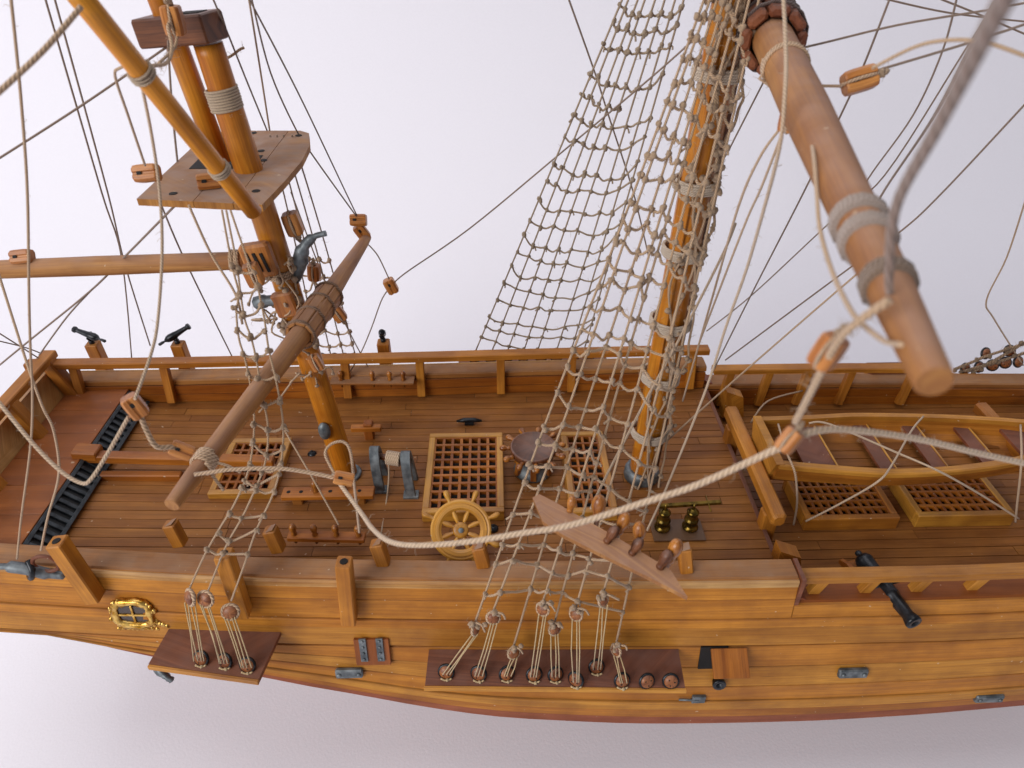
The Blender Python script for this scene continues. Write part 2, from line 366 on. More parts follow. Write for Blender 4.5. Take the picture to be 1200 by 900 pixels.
# cap rails
for sgn in (-1, 1):
    def cap(X0, X1, zf, wo, wi, th, mat, nm='cap_rail'):
        q = []
        for X in stations(X0, X1):
            o_, i_, z = wid(X)+wo, wid(X)-wi, zf(X); c = .7
            sec = [(X, Y0+sgn*i_, z-th), (X, Y0+sgn*i_, z-c), (X, Y0+sgn*(i_+c), z), (X, Y0+sgn*(o_-c), z), (X, Y0+sgn*o_, z-c), (X, Y0+sgn*o_, z-th)]
            q.append(sec if sgn > 0 else sec[::-1])
        return obj(nm, MB().sweep(q), W[mat], ship)
    cap(STERN, BREAK-.5, lambda X: cz(X)+.6, -.9, 11, 3.2, 'cap')
    cap(STERN, BREAK-.5, lambda X: cz(X)+.2, 1.1, -.7+1.5, 3.4, 'pale', 'moulding')
    cap(BREAK+.5, 330, lambda X: .6, .6, 10, 3.0, 'poop' if sgn < 0 else 'cap')
    # inner bulwark planks
    z0 = [.6, 6, 10.6]
    bw = obj('bulwark', MB().sweep([[(X, Y0+sgn*(wid(X)-11.2), sheer(X)+.5), (X, Y0+sgn*(wid(X)-11.2), sheer(X)+10.5), (X, Y0+sgn*(wid(X)-8.5), sheer(X)+10.5), (X, Y0+sgn*(wid(X)-8.5), sheer(X)+.5)] for X in stations(STERN+2, BREAK-1)]), DARK, ship)
    for a, b in ((.4, 5.4), (5.8, 11.2)):
        obj('plank', MB().sweep([[(X, Y0+sgn*(wid(X)-12.3), sheer(X)+a), (X, Y0+sgn*(wid(X)-12.3), sheer(X)+b), (X, Y0+sgn*(wid(X)-11.1), sheer(X)+b), (X, Y0+sgn*(wid(X)-11.1), sheer(X)+a)] for X in stations(STERN+2, BREAK-1)]), W['bul'], bw)
    bw = obj('bulwark', MB().sweep([[(X, Y0+sgn*(wid(X)-10.2), WZ), (X, Y0+sgn*(wid(X)-10.2), -2.6), (X, Y0+sgn*(wid(X)-8), -2.6), (X, Y0+sgn*(wid(X)-8), WZ)] for X in stations(BREAK+1, 330)]), DARK, ship)
    for a, b in ((-13.8, -8.3), (-7.9, -2.6)):
        obj('plank', MB().sweep([[(X, Y0+sgn*(wid(X)-11.4), a), (X, Y0+sgn*(wid(X)-11.4), b), (X, Y0+sgn*(wid(X)-10.1), b), (X, Y0+sgn*(wid(X)-10.1), a)] for X in stations(BREAK+1, 330)]), W['bul'], bw)
# decks
def deck(X0, X1, zf, inset, mat, pw, seed):
    r = random.Random(seed)
    base = obj('deck', MB().sweep([[(X, Y0-wid(X)+inset-2, zf(X)-3), (X, Y0+wid(X)-inset+2, zf(X)-3), (X, Y0+wid(X)-inset+2, zf(X)-.7), (X, Y0-wid(X)+inset-2, zf(X)-.7)] for X in stations(X0, X1)]), DARK, ship)
    wm = max(wid(X) for X in stations(X0, X1))-inset
    n = int(2*wm/pw)
    for i in range(n):
        y0 = Y0-wm+i*2*wm/n+.2; y1 = Y0-wm+(i+1)*2*wm/n-.2
        X = X0-r.random()*70
        while X < X1:
            L = 75+r.random()*55; a, b = max(X, X0)+.12, min(X+L, X1)-.12; X += L
            if b-a < 6: continue
            dz = (r.random()-.5)*.16
            q = []
            for x in stations(a, b, 24):
                lim = wid(x)-inset+1.5
                if y1 < Y0-lim or y0 > Y0+lim: pass
                z = zf(x)+dz; q.append([(x, y0, z-1), (x, y1, z-1), (x, y1, z-.04), (x, y1-.04, z), (x, y0+.04, z), (x, y0, z-.04)])
            obj('plank', MB().sweep(q), W[mat], base)
    return base
PF = -207.0                                   # front of the raised poop platform
deck(PF+2, BREAK, lambda X: sheer(X), 12, 'deck', 5.5, 3)
deck(BREAK+1, 332, lambda X: WZ, 11, 'deck', 5.5, 5)
# break of the deck: beam along the edge, coloured dark for the step's shadow
obj('deck_beam', MB().beam((BREAK+.6, Y0-68, -4), (BREAK+.6, Y0+68, -4), 2.2, 8.6), W['chan'], ship)
# poop platform
pz = 9.5+sheer(PF)
pf = obj('poop_platform', MB().box((PF-15.5, Y0, pz-1.4), 31, 114, 1.6), DARK, ship)
for i in range(6):
    y = Y0-57+i*19
    obj('plank', MB().beam((PF-32, y+9.5, pz), (PF+1.2, y+9.5, pz), 18.8, 1.6, ch=.2), W['poop'], pf)
gz0, gz1, gx0, gx1 = sheer(PF)+.6, pz-1.0, PF+9.5, PF+.6
gr = obj('poop_grille', MB().poly([(gx0, Y0-56, gz0), (gx0, Y0+56, gz0), (gx1, Y0+56, gz1), (gx1, Y0-56, gz1)], (-1.2, 0, -1.0)), BLACKG, ship)
gd = V((gx1-gx0, 0, gz1-gz0)).normalized(); gn = V((gz1-gz0, 0, gx0-gx1)).normalized()
for i in range(25):
    y = Y0-53.5+i*107/24; q0 = V((gx0, y, gz0))+gn*.7; q1 = V((gx1, y, gz1))+gn*.7
    obj('bar', MB().beam(q0, q1, 1.9, 1.4, gn), IRON, gr)
for px_, pz_ in ((gx0, gz0), (gx1, gz1)):
    q = V((px_, Y0, pz_))+gn*1.1+gd*(.7 if px_ == gx0 else -.7); obj('frame_strip', MB().beam(q-V((0, 56, 0)), q+V((0, 56, 0)), 1.8, 1.6, gn), IRON, gr)
# tiller
tl = obj('tiller', MB().beam((PF+3, Y0+2, pz-.5), (-113, Y0+2, 8.5), 5.5, 4.6), W['bul'], ship)
obj('tiller_head', MB().beam((PF-3, Y0+3, pz+2), (PF+9, Y0+3, pz+1), 8, 5), W['bul'], tl)
obj('tiller_slide', MB().beam((PF+9, Y0-3.5, 5.5), (-158, Y0-3.5, 4.4), 4, 4.5), W['bul'], tl)
# transom: slanted board, posts and top rail
tz = sheer(STERN)
tr = obj('transom', MB().poly([(STERN+2, Y0-58, tz+3), (STERN+2, Y0+58, tz+3), (STERN-6, Y0+60, tz+22), (STERN-6, Y0-60, tz+22)], (-3, 0, -1)), W['pale'], ship)  # paler wood stands in for light that misses this board
for y in (-56, -20, 18, 55):
    obj('post', MB().beam((STERN+5, Y0+y, tz+4), (STERN-4, Y0+y*1.02, tz+29), 7, 7, (0, 1, 0)), W['hull'], tr)
obj('transom_rail', MB().beam((STERN-4, Y0-64, tz+30), (STERN-4, Y0+62, tz+30), 7, 4.2), W['hull'], tr)
# quarter rails
def rail(x0, x1, zf, sgn, inset, posts, ht, wd, mat='hull', pbot=2.0, base=None, lean=0.0, pw=4.6):
    q = []
    for X in stations(x0, x1):
        y = Y0+sgn*(wid(X)-inset); z = zf(X); a = wd/2; c = .5
        q.append([(X, y-a, z-ht), (X, y+a, z-ht), (X, y+a, z-c), (X, y+a-c, z), (X, y-a+c, z), (X, y-a, z-c)])
    r_ = obj('top_rail', MB().sweep(q), W[mat], ship)
    for X in posts:
        y = Y0+sgn*(wid(X)-inset)
        yb = y if base is None else Y0+sgn*(wid(X)-base)
        obj('post', MB().beam((X-lean, yb, sheer(X)*(X < BREAK)+pbot), (X, y, zf(X)-ht+.1), pw, pw*.8, (0, 1, 0), .3), W[mat], r_)
    return r_
rail(onY(52, 408, 340).x, onY(830, 405, 340).x, lambda X: 28+sheer(X), 1, 10.5, [-231, -184, -86, -44, 2, 43, 113], 3.4, 6.5, base=14.6)
rail(onY(835, 432, 340).x, onY(1078, 426, 340).x, lambda X: 13.5, 1, 10, [onY(x, 440, 340).x for x in (855, 900, 945, 995, 1066)], 3, 6.5, pbot=-12, base=13.4, lean=4)
rail(onZ(915, 680, 13).x, 330, lambda X: 13.0, -1, 4.2, [onZ(x, 700, 4).x for x in (968, 1030, 1092, 1160)], 3.2, 6.2, 'hull2', pbot=-1, lean=3, base=5)
# broken end of the bulwark at the break
obj('end_plate', MB().poly([(BREAK, Y0-wid(BREAK)-1.6, cz(BREAK)+1.6), (BREAK, Y0-wid(BREAK)+10, cz(BREAK)+1.6), (BREAK, Y0-wid(BREAK)+9, -4), (BREAK, Y0-wid(BREAK)-2, -9)], (1.8, 0, 0)), W['chan'], ship)
for x, y, h in ((850, 470, 8), (905, 645, 9)):
    p = onZ(x, y, 2); sg = 1 if y < 550 else -1
    obj('knee', MB().poly([p+V((0, 0, -12)), p+V((0, 0, h*.8)), p+V((10, 0, h*.3)), p+V((13, 0, -12))], (0, sg*7, 0)), W['hull'], ship)
# timberhead stubs on the near cap, gun stocks outside the hull
for x, y, h in ((209, 643, 11), (325, 650, 11), (449, 666, 11), (567, 668, 10), (806, 674, 12)):
    p = onZ(x, y, 14.5+sheer(-100 if x < 400 else 0)); p.y += 3
    th_ = obj('timberhead', MB().beam(p-V((0, 0, .5)), p+V((-2.2, 1.5, h)), 5.4, 5.4, (0, 1, 0), .5), W['hull'], ship)
    obj('end_grain', MB().beam(p+V((-2.2, 1.5, h-.1)), p+V((-2.3, 1.55, h+.12)), 4.6, 4.6, (0, 1, 0), .05), W['top'], th_)
for x0, y0, x1, y1, wd in ((66, 634, 116, 694, 6.2), (262, 648, 288, 712, 6.0), (403, 658, 411, 720, 6.0)):
    a = hull_pt(x1, y1)+V((0, -3, 0)); b = onY(x0, y0, hull_pt(x0, y0+25).y-4.5)
    s_ = obj('gun_stock', MB().beam(a, b, wd, wd*1.1, (0, 1, 0), .5), W['hull'], ship)
    obj('socket', MB().lathe([(1.7, 0), (1.5, .25)], b+(b-a).normalized()*.02, b-a, 10), HOLE, s_)
FARST = []
for x, y in ((108, 402), (208, 402), (449, 400)):
    b = onY(x, y, 351); FARST.append(b)
    obj('gun_stock', MB().beam(b+V((0, 2, -32)), b, 7, 6.5, (0, 1, 0), .5), W['hull'], ship)
# chain channels
CHZ = -24.0
a, b, c, d = onZ(503, 757, CHZ), onZ(795, 760, CHZ), onZ(803, 806, CHZ), onZ(498, 803, CHZ)
a.y = b.y = Y0-hy(0, CHZ)+.8
def board(nm, pts, th, m1, parent, m2=None):
    o_ = obj(nm, MB().poly(pts, (0, 0, -th)), W[m1], parent)
    return o_
mch = board('channel_board', [d, c, b, a], 2.2, 'chan', ship)
obj('edging', MB().beam(d+V((-.4, -.7, -1.1)), c+V((.4, -.7, -1.1)), 1.3, 2.0), W['hull2'], mch)
MZ = -14.0
a2, b2, c2, d2 = onZ(206, 723, MZ), onZ(330, 738, MZ), onZ(303, 796, MZ), onZ(174, 778, MZ)
zch = board('channel_board', [d2, c2, b2, a2], 2.2, 'chan', ship)
obj('edging', MB().beam(d2+V((0, -.7, -1.1)), c2+V((0, -.7, -1.1)), 1.3, 2.2), W['hull2'], zch)
for sg in (1,):
    obj('channel_board', MB().box(((onY(625, 420, 352)).x, Y0+hy(0, 10)+8, 8), 90, 16, 2.2), W['chan'], ship)
# hull fittings
def onhull(x, y):
    p = hull_pt(x, y); dz = 2.0
    u = V((0, -(hy(p.x, p.z+dz)-hy(p.x, p.z-dz)), 2*dz)).normalized(); n = V((1, 0, 0)).cross(u).normalized()
    if n.y > 0: n = -n
    return p, u, n
for x, y, l_ in ((410, 786, 12), (998, 786, 13), (1157, 815, 13)):
    p, u, n = onhull(x, y)
    f_ = obj('scupper', MB().beam(p+n*1.2-V((l_/2, 0, 0)), p+n*1.2+V((l_/2, 0, 0)), 5, 2.4, n, .6), GREY, ship)
    for s in (-1, 1): obj('rivet', MB().lathe([(1.1, 0), (.9, .7), (.3, .9)], p+n*2.3+V((s*l_*.36, 0, 0)), n, 8), GREY, f_)
p, u, n = onhull(818, 817); obj('ring_plate', MB().beam(p+n*.8-V((3, 0, 0)), p+n*.8+V((3, 0, 0)), 5, 1.6, n), GREY, ship)
obj('ring_pin', MB().tube([p+n*1-V((9, 0, 0)), p+n*1.5], .5, 6), GREY, ship)
p, u, n = onhull(300, 768); obj('eye_bolt', MB().lathe([(.8, 0), (.8, 2), (1.5, 2.2), (1.3, 3.6), (.4, 4)], p, n, 8), BLK, ship)
# step plate with two strap hinges
p, u, n = onhull(437, 760)
pl = obj('port_lid', MB().beam(p-u*8+n*1, p+u*7+n*1, 15, 1.8, n), W['poop'], ship)
for s in (-1, 1):
    hp = obj('hinge_strap', MB().beam(p-u*5+n*2.2+V((s*3.6, 0, 0)), p+u*8+n*2.2+V((s*3.6, 0, 0)), 3, .9, n), GREY, pl)
    for q in (-3.5, 0, 3.5, 7): obj('rivet', MB().lathe([(.7, 0), (.6, .5), (.2, .7)], p+u*q+n*2.6+V((s*3.6, 0, 0)), n, 7), GREY, hp)
# open gun port lid
p, u, n = onhull(838, 770)
obj('port_opening', MB().beam(p-V((7, 0, 0))+n*.15, p+V((5, 0, 0))+n*.15, 13, .9, n, .1), HOLE, ship)
pl = obj('port_lid', MB().beam(p+u*6+n*.8+V((5, 0, 0)), p-u*3+n*9+V((5, 0, 0)), 15.5, 1.8, n), W['bul'], ship)
p2, u2, n2 = onhull(840, 805); obj('gun_muzzle', MB().lathe([(2.6, -4), (2.6, 1), (3, 1.2), (3, 2.5), (1.6, 2.5), (1.4, 1)], p2+u2*4, n2, 12), BLK, ship)
# gilt stern window
p, u, n = onhull(158, 718); ex = V((1, 0, -.06)).normalized()
sq = lambda v: math.copysign(abs(v)**.6, v)
pts = [p+ex*(sq(math.cos(t))*7.4)+u*(sq(math.sin(t))*5.8+(1.5*math.sin(t) if math.sin(t) > 0 else 0))+n*1.0 for t in [2*math.pi*i/26 for i in range(27)]]
mb = MB()
mb.tube(pts, [1.5+rnd.random()*.7 for _ in pts], 7, False, .5)
for q in range(46):
    t = rnd.random()*2*math.pi; mb.ball(p+ex*(sq(math.cos(t))*(8.3+rnd.random()*1.3))+u*(sq(math.sin(t))*(6.6+rnd.random()*1.4))+n*(1.0+rnd.random()*.6), .6+rnd.random()*.7, lump=.6)
for q in range(9): mb.ball(p+ex*(-8+q*2)+u*(-8.0)+n*.8, 1.0, lump=.5)
for q in range(6): mb.ball(p+ex*(8+q*.9)+u*(-4-q*.4)+n*1, 1.2, lump=.5)
wf = obj('stern_window', MB().beam(p-ex*6.6+n*.5, p+ex*6.6+n*.5, 11, .8, n), HOLE, ship)
obj('gilt_frame', mb, GOLD, wf)
for sx in (-1, 1):
    for sy in (-1, 1):
        c = p+ex*(sx*3.1)+u*(sy*2.5)+n*1.0; obj('pane', MB().beam(c-ex*2.7, c+ex*2.7, 4.4, .3, n), PANE, wf)
obj('muntin', MB().beam(p-ex*6+n*1.3, p+ex*6+n*1.3, .9, .8, n).beam(p-u*5.2+n*1.35, p+u*5.2+n*1.35, .9, .8, n), GOLD, wf)
# cleats and iron at the stern quarter
p, u, n = onhull(38, 660)
ct = obj('quarter_iron', MB().tube(smooth_line([p+V((-14, 0, 1))+n*2.5, p+V((-7, 0, 3))+n*4, p+V((1, 0, 1))+n*4, p+V((6, 0, -3))+n*3, p+V((13, 0, -5))+n*2.5]), [.4]+[1.3]*6+[2.4]*12+[1.8]*5+[.4], 8), GREY, ship)
obj('iron_hook', MB().tube(smooth_line([p+n*2+V((1, 0, 4)), p+n*5+V((3, 0, 1)), p+n*5+V((1, 0, -3)), p+n*2+V((-2, 0, -5))]), 1.3, 8), BLK, ct)
obj('iron_loop', MB().tube(smooth_line([p+V((8+5*math.cos(t), 0, 3+4.5*math.sin(t)))+n*3 for t in [i*.8 for i in range(9)]]), .8, 7), W['chan'], ct)
p = onY(195, 796, 200); p.z = -40
obj('rudder_iron', MB().tube(smooth_line([onY(180, 778, 205), onY(192, 790, 200), onY(203, 798, 198)]), [2.2]*6+[1.6]*6+[.6], 8, True, .5), GREY, ship)
# keel blocks the model stands on
for X in (-20, 210):
    obj('stand_block', MB().box((X, Y0, (FLOOR+sm(ZB, X)-40)/2), 30, 40, max(6, sm(ZB, X)-40-FLOOR)), W['brown'], ship)

# ------------------------------------------------------------------ deck furniture
def grating(label, px, z, nc, nr, mat='yel', hgt=6.0, group=None, wall=3.2):
    """px: four pixel corners of the top outline: far-left, far-right, near-right, near-left"""
    P = [onZ(x, y, z) for x, y in px]
    x0 = (P[0].x+P[3].x)/2; x1 = (P[1].x+P[2].x)/2; yf = (P[0].y+P[1].y)/2; yn = (P[2].y+P[3].y)/2
    zb = z-hgt
    g = thing('hatch_grating', ((x0+x1)/2, (yf+yn)/2, zb), label, 'grating', group)
    zc_ = (z+zb)/2
    obj('coaming', MB().beam((x0, yf-wall/2, zc_), (x1, yf-wall/2, zc_), wall, hgt, ch=.35), W[mat], g)
    obj('coaming', MB().beam((x0, yn+wall/2, zc_), (x1, yn+wall/2, zc_), wall, hgt, ch=.35), W[mat], g)
    obj('coaming', MB().beam((x0+wall/2, yn+wall+.05, zc_), (x0+wall/2, yf-wall-.05, zc_), wall, hgt-.1, ch=.35), W[mat], g)
    obj('coaming', MB().beam((x1-wall/2, yn+wall+.05, zc_), (x1-wall/2, yf-wall-.05, zc_), wall, hgt-.1, ch=.35), W[mat], g)
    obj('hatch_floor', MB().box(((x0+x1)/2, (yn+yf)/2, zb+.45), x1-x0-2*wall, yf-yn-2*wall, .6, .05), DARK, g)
    xi0, xi1, yi0, yi1 = x0+wall, x1-wall, yn+wall, yf-wall
    bw = (xi1-xi0)/nc*.32
    for i in range(nc+1):
        x = xi0+(xi1-xi0)*i/nc; obj('slat', MB().beam((x, yi0, z-1.9), (x, yi1, z-1.9), bw, 2.2, ch=.12), W['bul'], g)
    for i in range(nr+1):
        y = yi0+(yi1-yi0)*i/nr; obj('slat', MB().beam((xi0, y, z-1.7), (xi1, y, z-1.7), bw, 2.2, ch=.12), W['bul'], g)
    return g
grating('large square hatch grating behind the loose steering wheel', [(504, 507), (588, 507), (592, 600), (494, 600)], 6.5, 7, 9, hgt=6.4)
grating('narrow hatch grating beside the tall mast with hemp netting', [(660, 505), (713, 505), (717, 600), (664, 600)], 6.5, 4, 9, hgt=6.4)
grating('hatch grating with the tiller bar lying across it', [(272, 513), (334, 513), (328, 578), (243, 578)], 5.5, 6, 6, hgt=4.5)
grating('hatch grating beneath the square stern of the ship\'s boat', [(930, 556), (1028, 556), (1052, 608), (934, 608)], WZ+8, 10, 5, 'hull', 8)
grating('hatch grating beneath the middle of the ship\'s boat', [(1046, 554), (1153, 554), (1192, 604), (1074, 604)], WZ+8, 10, 5, 'yel', 8)
# capstan
c = onZ(625, 522, 17); c.z = .1
cp = thing('capstan', c, 'round capstan with knobbed bars around its grey dusty top', 'capstan')
obj('drum', MB().lathe([(9.5, 0), (9.8, 1.5), (8.3, 3), (6.6, 8), (7.2, 12.5)], c, n=20), GREY, cp)
for i in range(6):
    t = i*math.pi/3+.5; dv = V((math.cos(t), math.sin(t), 0)); obj('whelp', MB().beam(c+dv*9.3+V((0, 0, 1.5)), c+dv*7.4+V((0, 0, 12)), 3, 2.2, dv), W['pin'], cp)
obj('drum_head', MB().lathe([(9.5, 12.4), (11.2, 12.8), (11.6, 14.5), (11.6, 16), (11.2, 16.6), (10.7, 16.7), (10.5, 16.2), (1, 16.2)], c, n=32), W['brown'], cp)
bar = mesh('capstan_knob', MB().lathe([(1.0, 0), (1.1, 1.4), (.8, 2), (1.5, 3), (1.7, 4.2), (1.2, 5.4), (.3, 5.8)], (0, 0, 0), (1, 0, 0), 9), W['pin'])
for i in range(11):
    t = i*2*math.pi/11+.2; inst('knob', bar, cp, c+V((math.cos(t)*11.2, math.sin(t)*11.2, 14.4)), M.Rotation(t, 3, 'Z'))
# steering wheel leaning on the grating
c = onZ(540, 621, 14.5); nrm = (CAM-c).normalized(); nrm = (nrm+V((0, 0, -.15))).normalized()
wex = rgt.copy(); wey = nrm.cross(wex).normalized()
sw = thing('steering_wheel', c-wey*13, 'honey coloured steering wheel with eight turned spokes leaning by hatch grating', 'wheel')
pts = [c+(wex*math.cos(2*math.pi*i/40)+wey*math.sin(2*math.pi*i/40))*11.0 for i in range(41)]
secs = []
for i in range(41):
    t = 2*math.pi*i/40; e = wex*math.cos(t)+wey*math.sin(t)
    secs.append([c+e*r_+nrm*h_ for r_, h_ in ((8.6, -1.3), (13, -1.3), (13.4, -.8), (13.4, .7), (12.6, 1.2), (11.7, 1.0), (11.4, 1.6), (9.8, 1.6), (9.2, 1.2), (8.6, .8))])
obj('rim', MB().sweep(secs, False, False), W['yel'], sw)
obj('hub', MB().lathe([(3.4, -1.6), (3.6, .9), (3.0, 1.5), (1.9, 1.6)], c, nrm, 16), W['yel'], sw)
obj('axle', MB().lathe([(1.3, 1.5), (1.2, 2.5), (.3, 2.6)], c, nrm, 6, False), GREY, sw)
sp = MB().lathe([(.7, 3), (.9, 4.5), (1.25, 6.5), (.9, 8.3), (1.0, 9.5), (1.0, 13.2), (.75, 14), (1.2, 15.6), (1.35, 17), (1.0, 18.2), (.2, 18.6)], (0, 0, 0), (1, 0, 0), 8)
sp = mesh('wheel_spoke', sp, W['yel'])
for i in range(8):
    t = 2*math.pi*(i+.5)/8; inst('spoke', sp, sw, c, frame(wex*math.cos(t)+wey*math.sin(t), nrm))
# belfry: two grey cast brackets and a cross bar with a hank of line
b0 = onZ(446, 577, 0); b1 = onZ(482, 583, 0)
bf = thing('windlass_bracket', (b0+b1)/2, 'pair of grey cast brackets holding a bar wound with pale line', 'windlass')
for b in (b0, b1):
    pts = smooth_line([b+V((0, 0, .6)), b+V((-1, 2.5, 11)), b+V((-1.6, 5, 18)), b+V((-1.8, 8, 21)), b+V((-1.6, 11, 18)), b+V((-1, 12.5, 10)), b+V((0, 13, .5))], 5)
    secs = []
    for i, p in enumerate(pts):
        tg = (pts[min(i+1, len(pts)-1)]-pts[max(i-1, 0)]).normalized(); a = V((1, 0, 0)); u = tg.cross(a).normalized()
        w_ = 2.2; h_ = 1.5
        secs.append([p+a*x_+u*y_ for x_, y_ in ((-w_, -h_), (w_, -h_), (w_+.3, 0), (w_, h_), (-w_, h_), (-w_-.3, 0))])
    br = obj('bracket', MB().sweep(secs, True, False), GREY, bf)
    obj('foot', MB().box(b+V((0, 1, .9)), 7.5, 5, 1.7), GREY, br)
m0, m1 = b0+V((-1, 8, 17)), b1+V((-1, 8, 17))
obj('bar', MB().tube([m0, m1], 1.6, 10), W['brown'], bf)
mb = MB()
for i in range(7): 
    p = m0.lerp(m1, .35+.06*i); mb.tube([p+V((.3*math.sin(j), math.cos(j*.7)*3.0, math.sin(j*.7)*3.0)) for j in range(10)], .75, 6, rope=True)
mb.tube(smooth_line([m0.lerp(m1, .4)+V((0, -3, 0)), m0.lerp(m1, .38)+V((0, -6, -8)), m0.lerp(m1, .3)+V((0, -12, -16.5)), m0.lerp(m1, .3)+V((0, -34, -16.6))]), .4, 6, rope=True)
mb.fuzz([m0.lerp(m1, .3), m0.lerp(m1, .75)], 3, 1.2, 2)
obj('hank_of_line', mb, ROPEW, bf)
# brass pump
c = onZ(790, 618, .6)
pm = thing('brass_pump', c, 'twin brass pump cylinders with a long rocking lever on deck', 'pump')
obj('base_plate', MB().box(c+V((1, -2, .3)), 24, 13, .8), plain('tarnished_plate', '6a4c34', .5), pm)
cyl = mesh('pump_cylinder', MB().lathe([(3.6, 0), (3.8, 1), (2.7, 1.4), (2.7, 4), (3.3, 4.4), (3.3, 5.6), (2.6, 6), (2.4, 9), (2.8, 9.5), (2.8, 10.4), (2.0, 10.8), (1, 12)], (0, 0, 0), n=16), BRASS)
for dx in (-6, 7): inst('cylinder', cyl, pm, c+V((dx, -1, 1.1)))
obj('lever', MB().beam(c+V((-9, 0, 14.2)), c+V((20, 2, 14)), 2, 1.6), BRASS, pm)
obj('lever_pin', MB().tube([c+V((-6, -1, 12)), c+V((-6, -1, 16.5))], .6, 6).tube([c+V((7, -1, 12)), c+V((7, -1, 16.3))], .6, 6).tube([c+V((14, -4, 14.4)), c+V((14, 6, 14.4))], .35, 5), BRASS, pm)
# pins
PIN = MB().lathe([(.75, -6), (.9, -1.2), (1.3, -.8), (1.5, .3), (1.0, 1.0), (1.5, 2.4), (1.75, 4), (1.3, 5.6), (.3, 6.2)], (0, 0, 0), n=9)
PIN = mesh('belaying_pin', PIN, W['pin'])
p = onZ(385, 578, 6)
rk = thing('pin_rack', V((p.x, p.y, 0)), 'low pin rack standing on deck before the raked short mast', 'pin rack')
obj('rack_plank', MB().box((p.x, p.y, 6), 44, 7, 2.6), W['bul'], rk)
for s in (-15, 15): obj('foot', MB().box((p.x+s, p.y, 2.4), 5, 5, 4.6), W['deck'], rk)
hol = mesh('pin_hole', MB().lathe([(1.0, 0), (.9, .1)], (0, 0, 0), n=8), HOLE)
for i, dx in enumerate((-19, -13, -6, 1, 8, 15)):
    if i in (2, 4): inst('pin', PIN, rk, (p.x+dx, p.y, 8))
    else: inst('hole', hol, rk, (p.x+dx, p.y, 7.35))
p0_, p1_ = onZ(338, 628, 9), onZ(428, 630, 8)
rk = thing('pin_rail', (p0_+p1_)/2, 'row of four small pins along the inside of the channelled bulwark', 'pin rail')
obj('rail_plank', MB().beam(p0_, p1_, 5, 2.4), W['bul'], rk)
for t in (.08, .35, .63, .92): inst('pin', PIN, rk, p0_.lerp(p1_, t)+V((0, 0, 1.6)), sc=.95)
pins = [onZ(x, 446, 14.8) for x in (400, 437, 457, 473)]
rk = thing('pin_rail', pins[1], 'row of small yellow pins set in the far bulwark below swivel gun', 'pin rail')
obj('rail_plank', MB().beam(pins[0]-V((6, 0, .1)), pins[-1]+V((6, 0, -.1)), 7, 1.2), W['cap'], rk)
for q in pins: inst('pin', PIN, rk, q+V((0, 0, 1)), sc=.9)
# small bitt posts by the short mast
for x, y, lab in ((434, 505, 'small brown bitt post beside the grey cast brackets'), (290, 440, None)):
    if not lab: continue
    p = onZ(x, y+8, 0); o = thing('bitt_post', p, lab, 'post')
    obj('shaft', MB().beam(p, p+V((0, 0, 11)), 5, 5, (0, 1, 0)), W['poop'], o); obj('cross_piece', MB().beam(p+V((-9, -1.5, 8)), p+V((7, -1.5, 8)), 3.6, 3), W['bul'], o)
for x, y, lab in ((550, 497, 'flat dark iron cleat lying on deck behind the large square hatch grating'), (578, 620, 'round dark iron bolt head on deck beside the steering wheel'), (366, 533, 'round dark iron bolt head on deck beside the short raked mast')):
    p = onZ(x, y, .2)
    if 'cleat' in lab:
        o = thing('iron_cleat', p, lab, 'cleat'); obj('horn', MB().tube([p+V((-7, 0, 2.2)), p+V((-3, 0, 2.8)), p+V((3, 0, 2.8)), p+V((7, 0, 2.2))], [.6, 1.4, 1.4, .6], 8), BLK, o); obj('foot', MB().box(p+V((0, 0, 1)), 5, 3, 2), BLK, o)
    else:
        o = thing('eye_bolt', p, lab, 'bolt'); obj('bolt_head', MB().lathe([(2.4, 0), (2.5, .8), (1.6, 1.8), (.4, 2.3)], p, n=12), BLK, o); obj('stud', MB().lathe([(.7, 2.1), (.6, 2.9), (.2, 3.1)], p, n=8), BLK, o)

# ------------------------------------------------------------------ ship's boat on its beams
def gallows(X, label):
    o = thing('boat_gallows', (X, Y0-8, WZ), label, 'boat support')
    obj('cross_beam', MB().beam((X, 218, 13), (X, 299, 13), 6.5, 7, ch=1.2), W['hull'], o)
    for y in (228, 289): obj('leg', MB().beam((X, y, WZ+.2), (X, y, 10), 7.5, 6, (0, 1, 0)), W['hull'], o)
gallows(125.5, 'beam on two legs holding up the square stern of the boat')
gallows(262, 'beam on two legs holding up the pointed end of the boat')
BX0, BX1, BZ = 131.0, 300.0, 22.0; BYC = 260.0
bo = thing('ships_boat', ((BX0+BX1)/2, BYC, 18.2), 'open wooden rowing boat with plank seats lashed over hatch gratings', 'boat')
def bhalf(t): return 22.0*max(0.0, (1-(max(0, t-.25)/.75)**2.4))*(.78+.22*min(1, t/.3)) if t < 1 else 0.0
def bsec(t, off=0.0, up=0.0):
    X = BX0+(BX1-BX0)*t; hb = max(bhalf(t)+off, .4); zt = BZ+2.5*abs(t-.4)**2*6+up; dep = 17-3*t
    return X, hb, zt, dep
outer, inner = [], []
for i in range(29):
    t = i/28
    X, hb, zt, dep = bsec(t)
    prof = [(1, 0), (.99, -.3), (.9, -.62), (.66, -.88), (.25, -1), (0, -1.02)]
    out_ = [(X, BYC-hb*a, zt+dep*b) for a, b in prof]+[(X, BYC+hb*a, zt+dep*b) for a, b in reversed(prof[:-1])]
    hi_ = max(hb-1.8, .2); in_ = [(X, BYC+hi_*a, zt+(dep-1.6)*b) for a, b in prof]+[(X, BYC-hi_*a, zt+(dep-1.6)*b) for a, b in reversed(prof[:-1])]
    outer.append(out_+in_)
obj('boat_shell', MB().sweep(outer, True, False), W['hull'], bo)
